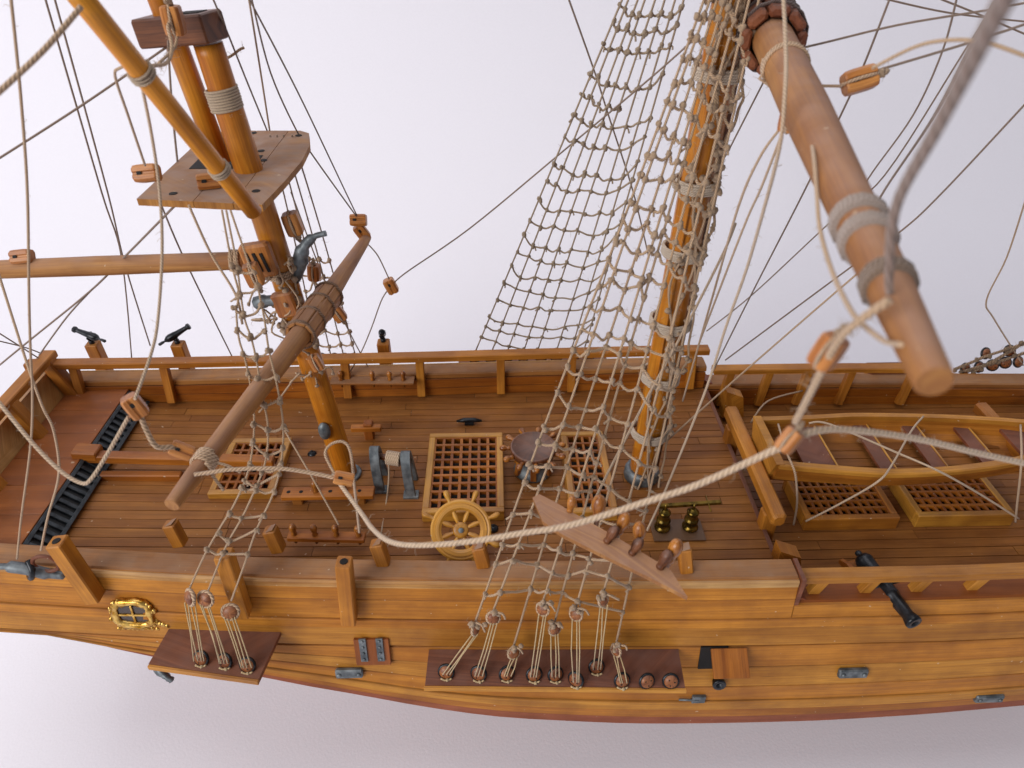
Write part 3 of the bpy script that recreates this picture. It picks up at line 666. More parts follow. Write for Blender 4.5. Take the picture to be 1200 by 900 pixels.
for sgn in (-1, 1):
    q = []
    for i in range(29):
        X, hb, zt, dep = bsec(i/28); y = BYC+sgn*hb
        q.append([(X, y-sgn*2.4, zt-1.6), (X, y+sgn*1.2, zt-1.6), (X, y+sgn*1.2, zt+.3), (X, y+sgn*.7, zt+.9), (X, y-sgn*2.4, zt+.9)])
    obj('gunwale', MB().sweep(q), W['hull2'], bo)
X, hb, zt, dep = bsec(0)
obj('transom', MB().poly([(BX0-1.6, BYC-hb-1, zt+1.2), (BX0-1.6, BYC+hb+1, zt+1.2), (BX0-1.6, BYC+hb*.66, zt-dep*.88), (BX0-1.6, BYC-hb*.66, zt-dep*.88)], (4, 0, 0)), W['hull2'], bo)
for t, wdt, mm in ((.14, 15, 'chan'), (.33, 7, 'chan'), (.48, 7, 'chan'), (.63, 7, 'chan'), (.8, 22, 'chan')):
    X, hb, zt, dep = bsec(t); a = .0
    lo, hi = (X-wdt/2, X+wdt/2)
    h0 = bhalf((lo-BX0)/(BX1-BX0))-1.9; h1 = bhalf((hi-BX0)/(BX1-BX0))-1.9; zz = zt-5
    th = obj('thwart', MB().poly([(lo, BYC-h0, zz), (hi, BYC-h1, zz), (hi, BYC+h1, zz), (lo, BYC+h0, zz)], (0, 0, -1.5)), W[mm], bo)
    if t < .7: obj('edging', MB().beam((hi+.35, BYC-h1, zz-.5), (hi+.35, BYC+h1, zz-.5), .7, 2.2), W['yel'], th)
for y in (-9, -3, 3, 9): obj('bottom_board', MB().beam((BX0+5, BYC+y, BZ-10.5), (BX1-45, BYC+y, BZ-10.7), 5.6, 1), W['deck'], bo)
obj('keel', MB().beam((BX0, BYC, BZ-17.6), (BX1-10, BYC, BZ-15), 2.4, 2.4), W['hull'], bo)
# ------------------------------------------------------------------ cannon and swivel guns
def cannon(label, m, b, loc):
    m, b = V(m), V(b); d = (m-b).normalized(); L = (m-b).length
    o = thing('deck_cannon', loc, label, 'cannon')
    br = obj('barrel', MB().lathe([(.6, -5), (1.4, -4.4), (1.5, -3.2), (.9, -2.4), (3.2, -1.4), (3.9, 0), (4.1, .8), (3.8, 1.4), (3.7, L*.28), (4.0, L*.3), (3.4, L*.32), (3.2, L*.55), (3.4, L*.57), (2.9, L*.6), (2.6, L*.88), (3.0, L*.91), (3.5, L*.97), (3.2, L), (1.6, L), (1.5, L-3)], b, d, 16), BLK, o)
    s = d.cross(V((0, 0, 1))).normalized(); obj('trunnion', MB().tube([b+d*L*.42-s*7, b+d*L*.42+s*7], 1.4, 8), BLK, br)
    for k in (-1, 1):
        c0 = b+s*k*4.6; obj('cheek', MB().poly([c0+d*-6+V((0, 0, -7)), c0+d*L*.55+V((0, 0, -7)), c0+d*L*.55+V((0, 0, 0)), c0+d*L*.3+V((0, 0, 0)), c0+d*L*.18+V((0, 0, -2)), c0+d*-2+V((0, 0, -3)), c0+d*-6+V((0, 0, -5))], s*k*2), W['bul'], o)
        for f in (.02, .46):
            q = b+d*L*f+s*k*7+V((0, 0, -8.6)); obj('wheel', MB().lathe([(3.6, 0), (3.8, .5), (3.8, 1.6), (3.4, 2), (1, 2.2)], q, s*k, 14), W['brown'], o)
    obj('carriage_bed', MB().beam(b+d*-5+V((0, 0, -7)), b+d*L*.5+V((0, 0, -6)), 8.5, 2), W['bul'], o)
m = onY(1072, 731, 173.5); b_ = onZ(1012, 656, m.z+1); 
cannon('black iron cannon on a brown carriage pointing out under the rail', m, b_, (b_.x, b_.y, WZ))
for i, (b, ang, lab) in enumerate(zip(FARST, (R(152), R(28), R(80)), ('black swivel gun on the rail post next to the stern corner', 'black swivel gun tipped up on the post between stern corner and net', 'black swivel gun seen end on, on the post nearest the raked yard'))):
    o = thing('swivel_gun', b, lab, 'swivel gun', None)
    d = V((math.cos(ang), math.sin(ang)*.6, .22 if i == 0 else (.45 if i == 1 else .5))).normalized(); d = V((.12, -.7, .5)).normalized() if i == 2 else d; c = b+V((0, 0, 5.5))
    obj('yoke', MB().tube([b-V((0, 0, .5)), b+V((0, 0, 2.2))], 1.5, 8).tube(smooth_line([c+d.orthogonal().normalized()*2, b+V((0, 0, 2)), c-d.orthogonal().normalized()*2]), .8, 6), BLK, o)
    obj('barrel', MB().lathe([(.4, -11), (.9, -10.5), (.8, -8), (.5, -7), (1.9, -5), (2.3, -3), (2.0, 0), (1.8, 1), (1.4, 6), (1.3, 8), (1.9, 8.6), (1.8, 9.8), (.7, 9.9)], c, d, 12), BLK, o)

# ------------------------------------------------------------------ masts
def spar(pts, rs, n=14, seg=10):
    P = []; Q = []
    for i in range(len(pts)-1):
        for j in range(seg):
            t = j/seg; P.append(V(pts[i]).lerp(V(pts[i+1]), t)); Q.append(rs[i]+(rs[i+1]-rs[i])*t)
    P.append(V(pts[-1])); Q.append(rs[-1]); return P, Q
def wrap(mb, p0, p1, r, turns, rr):
    """rope wound round a spar"""
    p0, p1 = V(p0), V(p1); d = (p1-p0).normalized(); a = d.orthogonal().normalized(); b = d.cross(a); n = int(turns*14)
    mb.tube([p0.lerp(p1, i/n)+(a*math.cos(2*math.pi*i/14)+b*math.sin(2*math.pi*i/14))*(r+rr*.6+rnd.random()*.12) for i in range(n+1)], rr, 6, rope=True)
# main mast
f0 = onY(751, 558, Y0-4); f1 = onY(858, -5, Y0-4); ax = (f1-f0).normalized(); f0 = f0-ax*(f0.z/ax.z); f2 = f1+ax*170
mm = thing('tall_mast', f0, 'tall honey coloured mast wrapped in grey bands beside narrow grating', 'mast')
obj('mast_pole', MB().tube(*spar([f0-ax*8, f1, f2], [6.3, 6.3, 6.3]), n=12), W['mast'], mm)
sd = V((1, .1, 0)).normalized()
obj('batten', MB().beam(f0+ax*4+sd*6.4, f2+sd*6.4, 4.2, 2.4, sd), W['brown'], mm)  # side batten, coloured dark for the shaded right edge of the mast
sd2 = V((-.75, -.75, 0)).normalized()
obj('batten', MB().beam(f0+ax*22+sd2*6.3, f2+sd2*6.3, 5.5, 2.2, sd2), W['mast'], mm)
obj('mast_ring', MB().lathe([(8.6, -.5), (9.0, .8), (8.8, 4.2), (8.2, 5.6), (7.2, 6.0), (6.6, 5.8)], f0, ax, 20), GREY, mm)
for y in (505, 440, 377, 293, 215, 85):
    c = onY(751+(858-751)*(558-y)/563, y, Y0-4)
    mb = MB(); wrap(mb, c-ax*2.2, c+ax*2.2, 8.0, 5, .55); wrap(mb, c+ax*1.6, c-ax*1.8, 8.5, 4, .5)
    mb.fuzz([c-ax*3, c, c+ax*3], 8.6, 7.0, 3.2)
    obj('rope_band', mb, ropemat('frayed_twine', 'cdbca8', '8f7b68'), mm)
mb = MB(); g2_ = random.Random(4)
for k_ in range(4):
    pts = []
    for i in range(40):
        y = 560-i*15; c = onY(751+(858-751)*(558-y)/563, y, Y0-4)
        a = -1.9+.36*k_+.25*math.sin(i*.7+k_*2); rr_ = 8.6+g2_.random()*1.6+(1.5 if i % 5 == 0 else 0)
        pts.append(c+V((math.cos(a)*rr_, math.sin(a)*rr_, g2_.gauss(0, .6))))
    P = smooth_line(pts, 3); mb.tube(P, .5, 6, True, .4, True); mb.fuzz(P, .5, .9, 3.0)
    for q in pts:
        if g2_.random() < .55:
            for _ in range(2): mb.ball(q+V((g2_.gauss(0, .7), g2_.gauss(0, .5), g2_.gauss(0, .9))), 1.0+g2_.random()*.5, lump=.7)
obj('frayed_lashing', mb, NROPE, mm)
# mizzen mast
MX0 = onY(405, 552, Y0); g1 = onY(309, 250, Y0); g2 = onY(287, 185, Y0); g3 = onY(246, 58, Y0)
axm = (g1-MX0).normalized(); z0_ = MX0-axm*(MX0.z/axm.z)
mi = thing('short_mast', z0_, 'shorter raked honey wood mast with a platform and brown cap', 'mast')
lowp = spar([z0_-axm*6, g1, g2], [5.6, 5.2, 5.2]); lowh = spar([g2, g3+(g3-g2).normalized()*2], [5.2, 4.9])
obj('mast_pole', MB().tube(lowp[0]+lowh[0][1:], lowp[1]+lowh[1][1:], 14), W['mast'], mi)
t0_, t1_ = onY(252, 172, Y0+3), onY(184, -8, Y0+3); tx = (t1_-t0_).normalized()
obj('topmast_pole', MB().tube([t0_-tx*6, t1_, t1_+tx*60], [3.9, 3.8, 3.7], 14), W['mast'], mi)
axh = (g3-g2).normalized()
mb = MB(); cwr = onY(263, 116, Y0); wrap(mb, cwr-axh*3.8, cwr+axh*3.8, 5.1, 8, .5); mb.fuzz([cwr-axh*4, cwr+axh*4], 6, 3, 2.0); obj('woolding', mb, WRAP, mi)
# cap block (square brown block with holes)
cc = onY(212, 40, Y0); cx = V((1, 0, 0)); 
cap_c = (onY(212, 33, Y0))
cb = obj('mast_cap', MB().beam(cap_c+V((-13, 3, -1.5)), cap_c+V((13, -4, 1.2)), 13, 9, ch=.6), W['brown'], mi)
obj('cap_hole', MB().beam(cap_c+V((1.5, -1, 4.75)), cap_c+V((9.5, -3, 5.5)), 6, .3, ch=.05), HOLE, cb)
# platform of three boards, round forward edge
PZ = 158.0
def pzp(x, y): return onZ(x, y, PZ)
outline = [pzp(x, y) for x, y in ((160, 233), (307, 240), (333, 213), (354, 188), (363, 170), (362, 156), (352, 153), (262, 153), (228, 170))]
ctr = sum(outline, V())/len(outline)
pfm = obj('platform', MB().poly([V((ctr.x+(p.x-ctr.x)*.93, ctr.y+(p.y-ctr.y)*.93, PZ-3.2)) for p in outline], (0, 0, .7)), W['brown'], mi)
def clip_poly(poly, x0, x1):
    def cut(pl, xc, keep):
        out = []
        for i in range(len(pl)):
            a, b = pl[i-1], pl[i]; ia, ib = keep(a.x, xc), keep(b.x, xc)
            if ia != ib: out.append(a.lerp(b, (xc-a.x)/(b.x-a.x)))
            if ib: out.append(b)
        return out
    return cut(cut(poly, x0, lambda v, c: v >= c), x1, lambda v, c: v <= c)
xs = [p.x for p in outline]; xa, xb = min(xs)-1, max(xs)+1; cuts = [xa, xa+(xb-xa)*.42, xa+(xb-xa)*.70, xb]
for i in range(3):
    q = clip_poly(outline, cuts[i]+.12, cuts[i+1]-.12)
    obj('board', MB().poly(q, (0, 0, -2.4)), W['top'], pfm)
hm = mesh('lubber_hole', MB().lathe([(1.5, 0), (1.4, .2)], (0, 0, 0), n=10), HOLE)
for x, y in ((350, 159), (309, 188), (297, 156), (306, 177), (203, 227), (300, 224), (237, 212)): inst('bored_hole', hm, pfm, pzp(x, y)+V((0, 0, .02)))
ph = pzp(272, 190); obj('mast_hole', MB().beam(ph+V((-14, 0, .1)), ph+V((10, 0, .1)), 15, .25, ch=.02), HOLE, pfm)
for dy in (-9, 9):
    obj('trestle_tree', MB().beam((ctr.x-14, Y0+dy, PZ-5), (ctr.x+10, Y0+dy, PZ-5), 4.5, 4), W['mast'], mi)
# fittings on the mast
def mpt(y, dy=0): return onY(405+(y-552)*(405-309)/(552-250), y, Y0+dy)
c = mpt(290); cheek = obj('cheek_block', MB().beam(c+V((-3, -9, -8)), c+V((-5, -9, 6)), 12, 5, (0, 1, 0), 1), W['block'], mi)
for s in (-1, 0, 1): obj('sheave_slot', MB().beam(c+V((-3+s*2.9, -11.7, -5)), c+V((-5+s*2.9, -11.7, 3)), 1.2, .5, (0, 1, 0), .05), HOLE, cheek)
c = mpt(345); cheek = obj('cheek_block', MB().beam(c+V((1, -7.5, -6)), c+V((-1, -7.5, 5)), 9, 4, (0, 1, 0), .8), W['block'], mi)
c = mpt(300)
obj('gaff_jaw', MB().tube(smooth_line([c+V((4, 0, -12)), c+V((9, -2, -4)), c+V((11, -3, 3)), c+V((16, -3, 9)), c+V((22, -3, 11))]), [2.4]*8+[3.0]*6+[2.0]*5+[1.2]*6, 8, True, .15), GREY, mi)
c = mpt(332); obj('gaff_jaw', MB().tube(smooth_line([c+V((-12, -6, -6)), c+V((-8, -7, -4.5)), c+V((-3, -7, -4))]), [1.4]+[3.0]*6+[2.4]*6, 8), GREY, mi)
c = mpt(505, -6.5); obj('cleat', MB().ball(c+V((-4, 0, 0)), 4.2, (.7, .55, 1.2), 10, 6), GREY, mi)
c = mpt(528); obj('mast_ring', MB().lathe([(7.2, -1), (7.8, 0), (7.2, 1)], z0_+axm*.8, axm, 18), GREY, mi)
mb = MB()
for y in (318, 372): 
    c = mpt(y); wrap(mb, c-axm*2, c+axm*2, 5.4, 3.5, .6); mb.fuzz([c-axm*3, c+axm*3], 7, 2, 3)
for _ in range(26):
    c = mpt(rnd.choice((315, 345, 360, 378, 395))); t = rnd.random()*6.3
    mb.ball(c+V((math.cos(t)*7.5, -abs(math.sin(t))*7.5, rnd.gauss(0, 3))), 1.3+rnd.random()*.5, lump=.6)
g2_ = random.Random(9)
for _ in range(22):
    c = mpt(g2_.choice((300, 318, 345, 362, 378, 398, 425)))+V((g2_.gauss(0, 5), -8, 0)); pts = [c]
    for q in range(3): pts.append(pts[-1]+V((g2_.gauss(0, 4), g2_.gauss(0, 2), g2_.gauss(-2, 4))))
    P = smooth_line(pts, 4); mb.tube(P, .42, 5, True, .3, True); mb.fuzz(P, .4, .6, 2.5); mb.ball(pts[-1], .9, lump=.7)
obj('lashing', mb, ROPE, mi)

# spars
def spar_thing(name, label, cat, pts, rs, mat, n=14):
    o = thing(name, pts[0], label, cat); P, Q = spar(pts, rs); obj('pole', MB().tube(P, Q, n), W[mat], o); return o
gf0, gf1 = onY(297, 248, 222), onY(85, -15, 175)
gf = spar_thing('gaff_spar', 'slim honey spar slanting down past the mast platform edge', 'spar', [gf0, gf1], [2.8, 2.7], 'mast')
for t, cnt in ((.26, 3), (.71, 3)):
    p = gf0.lerp(gf1, t); mb = MB(); dd = (gf1-gf0).normalized(); wrap(mb, p-dd*1.5, p+dd*1.5, 2.7, cnt, .4); mb.fuzz([p-dd*2, p+dd*2], 3.3, 2, 2); obj('lashing', mb, WRAP, gf)
bo0, bo1 = onY(293, 305, Y0-3), onY(-60, 318, Y0-3)
bm = spar_thing('boom_spar', 'straight pale boom running aft from the short raked mast', 'spar', [bo0, bo0.lerp(bo1, .5), bo1], [3.6, 4.0, 3.6], 'yard')
p = bo0.lerp(bo1, .03); mb = MB(); wrap(mb, p, p+V((-4, 0, 0)), 3.6, 4, .6); obj('lashing', mb, ROPE, bm)
YN, YC, YF = onY(201, 592, 152), onY(372, 366, 256), onY(430, 278, 345)
yd = spar_thing('crossjack_yard', 'pale yard crossing the short mast, bolstered at its middle', 'yard', [YN, YN.lerp(YC, .12), YC, YF.lerp(YC, .1), YF], [2.3, 2.9, 4.5, 2.8, 2.3], 'yard')
dy_ = (YF-YN).normalized()
b0_, b1_ = YC.lerp(YN, .16), YC.lerp(YF, .2)
for i in range(8):
    t = i*math.pi/4+.2; a = dy_.orthogonal().normalized(); b = dy_.cross(a); e = a*math.cos(t)+b*math.sin(t)
    obj('bolster_batten', MB().beam(b0_+e*5.1, b1_+e*4.9, 4.0, 1.6, e, .4), W['yard'], yd)
mb = MB()
for t in (.02, .35, .68, .98): c = b0_.lerp(b1_, t); wrap(mb, c-dy_*.6, c+dy_*.6, 5.8, 2, .45)
obj('bolster_lashing', mb, ropemat('brown_cord', '8a6a50', '54382a'), yd)
mb = MB(); dyn = (YC-YN).normalized(); c = YN.lerp(YC, .17); wrap(mb, c-dyn*2, c+dyn*3, 2.95, 5, .6); mb.fuzz([c-dyn*2, c+dyn*3], 3.4, 3, 2.4)
for q in ((6, 0, -1), (3, -3, -3), (-2, -3, 2)): mb.tube(smooth_line([c, c+V(q), c+V(q)*1.6+V((1, 0, -3))]), .5, 5, rope=True)
obj('yardarm_lashing', mb, ROPE, yd)
# main yard
MA, ME = onY(900, 35, 258), onY(1094, 446, 70)
my = thing('lower_yard', ME, 'thick pale yard hung from the tall mast, thinning to its end', 'yard')
dm0 = (ME-MA).normalized(); P, Q = spar([MA+(MA-ME)*.95, MA+(MA-ME)*.3, MA, MA.lerp(ME, .45), ME.lerp(MA, .14), ME, ME+dm0*.35], [2.6, 5.6, 6.4, 5.5, 3.5, 2.4, 2.1]); obj('pole', MB().tube(P, Q, 18), W['yard'], my)
dm = (ME-MA).normalized()
for i in range(8):
    t = i*math.pi/4; a = dm.orthogonal().normalized(); b = dm.cross(a); e = a*math.cos(t)+b*math.sin(t)
    obj('bolster_batten', MB().beam(MA-dm*30+e*8.8, MA+dm*17+e*8.4, 6.4, 3.2, e, .9), W['chan'], my)
BC = ropemat('dirty_cord', '86705e', '55443a'); YB = ropemat('yardarm_cord', 'a8968a', '6e6058'); mb = MB(); dk = ropemat('sooty_cord', '5c4a44', '2e2420')
for t in (-20, -8, 2, 11): c = MA+dm*t; wrap(mb, c-dm*.8, c+dm*.8, 10.3, 2, .5)
obj('bolster_lashing', mb, dk, my)
for t, r_, m_ in ((.765, 4.2, 'w'), (.80, 4.0, 'w'), (.875, 3.4, 'd')):
    c = MA.lerp(ME, t); mb = MB(); mb.lathe([(r_-.4, -2.2), (r_+.35, -1.8), (r_+.5, 0), (r_+.3, 1.8), (r_-.4, 2.1)], c, dm, 20); wrap(mb, c-dm*1.6, c+dm*1.6, r_+.1, 4, .4); obj('yardarm_band', mb, YB if m_ == 'w' else BC, my)
# ------------------------------------------------------------------ blocks
def block_mesh(l=8.6, wd=6.2, th=5.6):
    mb = MB(); secs = []
    for t, k_ in ((-1, .84), (-.9, .95), (-.5, 1), (.5, 1), (.9, .96), (1, .86)):
        x, y = wd/2*k_, th/2*(.5+.5*k_); c = .9
        gz = .55                                   # score cut along the two broad faces
        secs.append([(t*l/2, a, b) for a, b in ((-x, -y+c), (-x+c, -y), (x-c, -y), (x, -y+c), (x, y-c), (x-c, y), (.7, y), (.35, y-gz), (-.35, y-gz), (-.7, y), (-x+c, y), (-x, y-c))])
    return mb.sweep(secs)
BM = mesh('block_body', block_mesh(), W['block'])
HM = mesh('block_hole', MB().lathe([(1.0, 0), (.9, .15)], (0, 0, 0), n=9), HOLE)
def strop_mesh():
    mb = MB().tube([(5.0*math.cos(t), 0, 3.2*math.sin(t)) for t in [i*math.pi/8 for i in range(17)]], .5, 6, False, rope=True)
    for i in range(5): mb.ball((5+rnd.random()*2.2, rnd.gauss(0, .5), rnd.gauss(0, .5)), 1.1, lump=.6)
    mb.fuzz([(4.5, 0, 0), (7, 0, 0)], 1, 4, 2.2); return mb
ST = mesh('block_strop', strop_mesh(), ROPE)
def block(label, p, axis=(1, 0, 0), sc=1.0, strop=True, turn=.5):
    p = V(p); o = thing('rigging_block', p, label, 'block')
    z = (CAM-p).normalized(); z = (z+V((-1, 0, .4)).normalized()*turn*.6).normalized(); rt = frame(V(axis), z)
    inst('shell', BM, o, p, rt, sc)
    inst('sheave_hole', HM, o, p+rt@V((-1.6, 0, 2.62))*sc, rt, sc)
    if strop: inst('strop', ST, o, p, rt, sc)
    return o
# ------------------------------------------------------------------ ropes
def proj(p):
    d = V(p)-CAM; z = d.dot(fwd); return 600+F*d.dot(rgt)/z, 450-F*d.dot(upv)/z
def run_on(pts, L=150.0):
    """a line that leaves the picture carries on in its own direction"""
    pts = list(pts)
    for k_ in (0, -1):
        x, y = proj(pts[k_])
        if not (0 < x < 1200 and 0 < y < 900):
            e, q = pts[k_], pts[1] if k_ == 0 else pts[-2]; e2 = e+(e-q).normalized()*L
            pts = [e2]+pts if k_ == 0 else pts+[e2]
    return pts
def rope(label, pts, r=.4, mat=None, fz=0.0, k=6, name='rigging_line', n=6):
    P = run_on(smooth_line(pts, k))
    if isinstance(r, tuple): r0_, r1_ = r; rl = [r0_+(r1_-r0_)*i/(len(P)-1) for i in range(len(P))]
    else: rl = r
    r = r[0] if isinstance(r, tuple) else r
    mb = MB().tube(P, rl, n, True, 0, True)
    if fz: mb.fuzz(P, r, fz, 1.8)
    o = obj(name, mb, mat or ROPED); setp(o, label, 'rope'); return o
def pY(*a): return [onY(x, y, Y) for x, y, Y in a]
def pD(*a): return [onD(x, y, d) for x, y, d in a]
# ------------------------------------------------------------------ shroud nets with ratlines, deadeyes and lanyards
def at_row(P, y):
    """point of polyline P (listed from bottom to top) that projects to pixel row y"""
    for a, b in zip(P, P[1:]):
        ya, yb = proj(a)[1], proj(b)[1]
        if yb <= y <= ya:
            lo, hi = 0.0, 1.0
            for _ in range(30):
                m_ = (lo+hi)/2
                if proj(a.lerp(b, m_))[1] > y: lo = m_
                else: hi = m_
            return a.lerp(b, lo)
    return None
def net(o, strands, rows, droop, r, rr, kr, mat, rmat, seed, jit=3.0, skip=.0, fz=.12, sag=.8, ktop=0):
    g = random.Random(seed)
    for P in strands:
        mb = MB().tube(P, r, 6, True, 0, True); mb.fuzz(P, r, fz, 1.6); obj('shroud', mb, mat, o)
    for y in rows:
        pts = []
        for j, P in enumerate(strands):
            p = at_row(P, y+droop(j, y)+g.gauss(0, jit))
            if p is not None: pts.append(p)
        if len(pts) < 2: continue
        if g.random() < skip: pts = pts[:max(2, len(pts)-g.randint(1, 3))]
        line = []; mb = MB()
        for i, p in enumerate(pts):
            line.append(p+V((g.gauss(0, .25), -r*.9, g.gauss(0, .25))))
            if i < len(pts)-1:
                q = p.lerp(pts[i+1], .5); line.append(q+V((g.gauss(0, .3), g.gauss(0, .4), -abs(g.gauss(sag, .5)))))
        L = smooth_line(line, 4); mb.tube(L, rr, 6, True, .25, True); mb.fuzz(L, rr, fz*2, 1.8)
        for p in pts:
            for _ in range(2 if g.random() < .75 else 3):
                mb.ball(p+V((g.gauss(0, .3), -.4+g.gauss(0, .3), g.gauss(0, .45))), kr*(.72+.5*g.random()), (1, 1, 1.05), 7, 5, .45)
            if g.random() < .4:
                e = p+V((g.gauss(0, 1.3), -1, -1.5-g.random()*1.2)); mb.tube([p, p.lerp(e, .5)+V((.3, -.3, .2)), e], rr*.8, 5, True, .4, True)
        obj('ratline', mb, rmat, o)
DE = mesh('deadeye_body', MB().lathe([(.4, -1.7), (1.9, -1.55), (2.7, -1.0), (2.95, -.45), (2.75, 0), (2.95, .45), (2.7, 1.0), (1.9, 1.55), (.4, 1.7)], (0, 0, 0), n=14), W['eye'])
DS = mesh('deadeye_strap', MB().tube([(2.95*math.cos(t), 2.95*math.sin(t), 0) for t in [i*math.pi/8 for i in range(17)]], .72, 6, False), BLK)
DR = mesh('deadeye_strop', MB().tube([(3.1*math.cos(t), 3.1*math.sin(t), 0) for t in [i*math.pi/8 for i in range(17)]], .75, 6, False, .3, True), ROPE)
def deadeye(o, p, up, lower=True, g=rnd, sc=1.0):
    p = V(p); z = (V((g.gauss(0, .25 if lower else .8), -1, .55))).normalized(); rt = frame(V(up).cross(z), z)
    d = inst('deadeye', DE, o, p, rt, sc)
    def sub(nm, me, q=(0, 0, 0)):
        s_ = bpy.data.objects.new(nm, me); col.objects.link(s_); s_.parent = d; s_.location = V(q)*S; ROOT[s_] = p
    sub('strap' if lower else 'strop', DS if lower else DR)
    ph0 = g.random()*6
    for k in range(3 if lower else 0):
        a = 2*math.pi*k/3+ph0; sub('eye_hole', EH, (1.35*math.cos(a), 1.35*math.sin(a), 1.62))
EH = mesh('eye_hole', MB().lathe([(.36, 0), (.3, .08)], (0, 0, 0), n=7), HOLE)
def lanyard(o, a, b, n=3, r=.26, g=rnd):
    mb = MB()
    for k in range(n):
        s_ = (k-(n-1)/2)*1.25
        p, q = a+V((s_+g.gauss(0, .2), -1.8, -1)), b+V((s_*1.1+g.gauss(0, .3), -2.0, 1.0))
        mb.tube([p, p.lerp(q, .5)+V((g.gauss(0, .35), g.gauss(0, .2), 0)), q], r, 5, True, 0, True)
    q = b+V((0, -2.3, -2.0)); mb.tube(smooth_line([q+V((-2.2, 0, .6)), q+V((0, -.3, -.4)), q+V((2.2, 0, .4))], 3), r*1.5, 5, True, 0, True)
    mb.ball(q+V((.5, -.3, -.2)), .8, lump=.6)
    obj('lanyard', mb, LAN, o)
# near net of the tall mast
g = random.Random(11)
ub = [(557, 737), (578, 724), (602, 765), (636, 714), (650, 737), (675, 720), (707, 703), (722, 762)]
lb = [(523, 787), (561, 789), (594, 789), (626, 790), (651, 790), (675, 796), (699, 781), (729, 797)]
tops = [834, 841, 848, 856, 864, 873, 884, 895]
N1 = thing('shroud_net', onZ(640, 790, CHZ), 'hemp rope shroud net knotted from the dark channel up the tall mast', 'shroud net')
st = []
for (x, y), tx_ in zip(ub, tops):
    a = onY(x, y-8, 172.5); b = onY(tx_, -25, 251); mid = a.lerp(b, .35)+V((g.gauss(0, 1.0), 0, -.8)); st.append(smooth_line([a, mid, a.lerp(b, .7)+V((g.gauss(0, .5), 0, 0)), b], 8)+[f1+ax*95+V((-4+len(st)*.9, -8, 0))])
rows = [-8, 16, 40, 68, 95, 121, 150, 178, 203, 236, 258, 283, 308, 332, 358, 384, 410, 436, 470, 497, 521, 546, 572, 600, 636, 662, 690]
dr = [0, 2, 6, 11, 17, 26, 38, 50]
net(N1, st, rows, lambda j, y: dr[j]*(1.0 if y < 560 else .45), .43, .5, 1.0, NROPE, NROPE, 21, 3.5, .3, .6, 1.0)
for (x, y), (x2, y2), in zip(ub, lb):
    p, q = onY(x, y, 171.5), onZ(x2, y2, CHZ+2.4); deadeye(N1, p, (0, .3, 1), False, g, .8); deadeye(N1, q, (0, 0, 1), True, g); lanyard(N1, p, q, 3, .26, g)
    mb = MB()
    for _ in range(4): mb.ball(p+V((g.gauss(0, 1.2), -.5, 3.5+g.gauss(0, 1.2))), 1.2, lump=.6)
    mb.tube(smooth_line([p+V((0, 0, 4)), p+V((2+g.random()*2, -1.2, 3.6+g.random()*2)), p+V((3+g.random()*3, -1.6, g.random()*3))]), .42, 6, True, .3, True)
    mb.fuzz([p+V((-2, 0, 3)), p+V((2, 0, 4))], 1.2, 3, 2.2)
    obj('seizing', mb, NROPE, N1)
for x2, y2 in ((758, 798), (786, 798)): deadeye(N1, onZ(x2, y2, CHZ+2.4), (0, 0, 1), True, g)
# far net of the tall mast
N2 = thing('shroud_net', onY(625, 418, 352), 'thin brown shroud net standing clear against the white backdrop', 'shroud net')
bx = [560, 579, 597, 616, 632, 654, 671, 686]; tx2 = [729, 736, 747, 755, 767, 778, 790, 800]; st = []
for x, tx_ in zip(bx, tx2):
    b = onY(tx_+4, -10, 285); a = onY(x, 405, 352); a2 = a+(a-b)*.035; st.append(smooth_line([a2, a.lerp(b, .4)+V((g.gauss(0, .3), 0, 0)), a.lerp(b, .75), b], 6)+[f1+ax*95+V((-4+len(st)*.9, 8, 0))])
rows = [8, 27, 50, 85, 110, 133, 160, 190, 210, 235, 258, 278, 297, 314, 331, 348, 370, 380, 393]
dr2 = [0, 8, 13, 16, 18, 19, 14, 3]
net(N2, st, rows, lambda j, y: dr2[j]*(.85 if y > 60 else .6), .4, .46, .9, ropemat('tarred_hemp', 'b09a80', '75624e'), ropemat('tarred_twine', 'b29c82', '75624e'), 33, 2.0, .1, .08, .9)
for x in (556, 575, 594, 613, 634, 652, 672, 690): deadeye(N2, onY(x, 420+g.gauss(0, 1), 353), (0, 0, 1), True, g, .95)
# near net of the short mast
N3 = thing('shroud_net', onZ(245, 770, MZ), 'slack three strand rope net from the mast platform to mauve board', 'shroud net')
def yy(y): return 231-(y-245)*.117
tr3 = [[(222, 690), (240, 650), (260, 615), (274, 592), (291, 552), (298, 501), (294, 455), (287, 420), (280, 397), (277, 365), (280, 345), (274, 320), (268, 290), (260, 246)],
       [(244, 692), (265, 640), (287, 600), (310, 545), (314, 501), (308, 467), (300, 420), (294, 395), (287, 375), (282, 345), (277, 307), (265, 246)],
       [(271, 704), (287, 660), (297, 630), (306, 609), (320, 579), (329, 545), (332, 501), (325, 453), (315, 410), (310, 375), (304, 345), (300, 325), (291, 307), (270, 246)]]
st = [smooth_line([onY(x, y, yy(y)) for x, y in q], 4) for q in tr3]
net(N3, st, [318, 340, 365, 392, 415, 438, 470, 497, 520, 545, 560, 577, 603, 622, 645], lambda j, y: (0, 4, -2)[j], .40, .45, 1.0, NROPE, NROPE, 5, 4.0, .0, .25, .9)
for (x, y), (x2, y2) in zip(((223, 700), (241, 702), (270, 717)), ((236, 771), (264, 774), (290, 779))):
    p, q = onY(x, y, 177), onZ(x2, y2, MZ+2.2); deadeye(N3, p, (0, .3, 1), False, g, 1.0); deadeye(N3, q, (0, 0, 1), True, g); lanyard(N3, p, q, 4, .27, g)
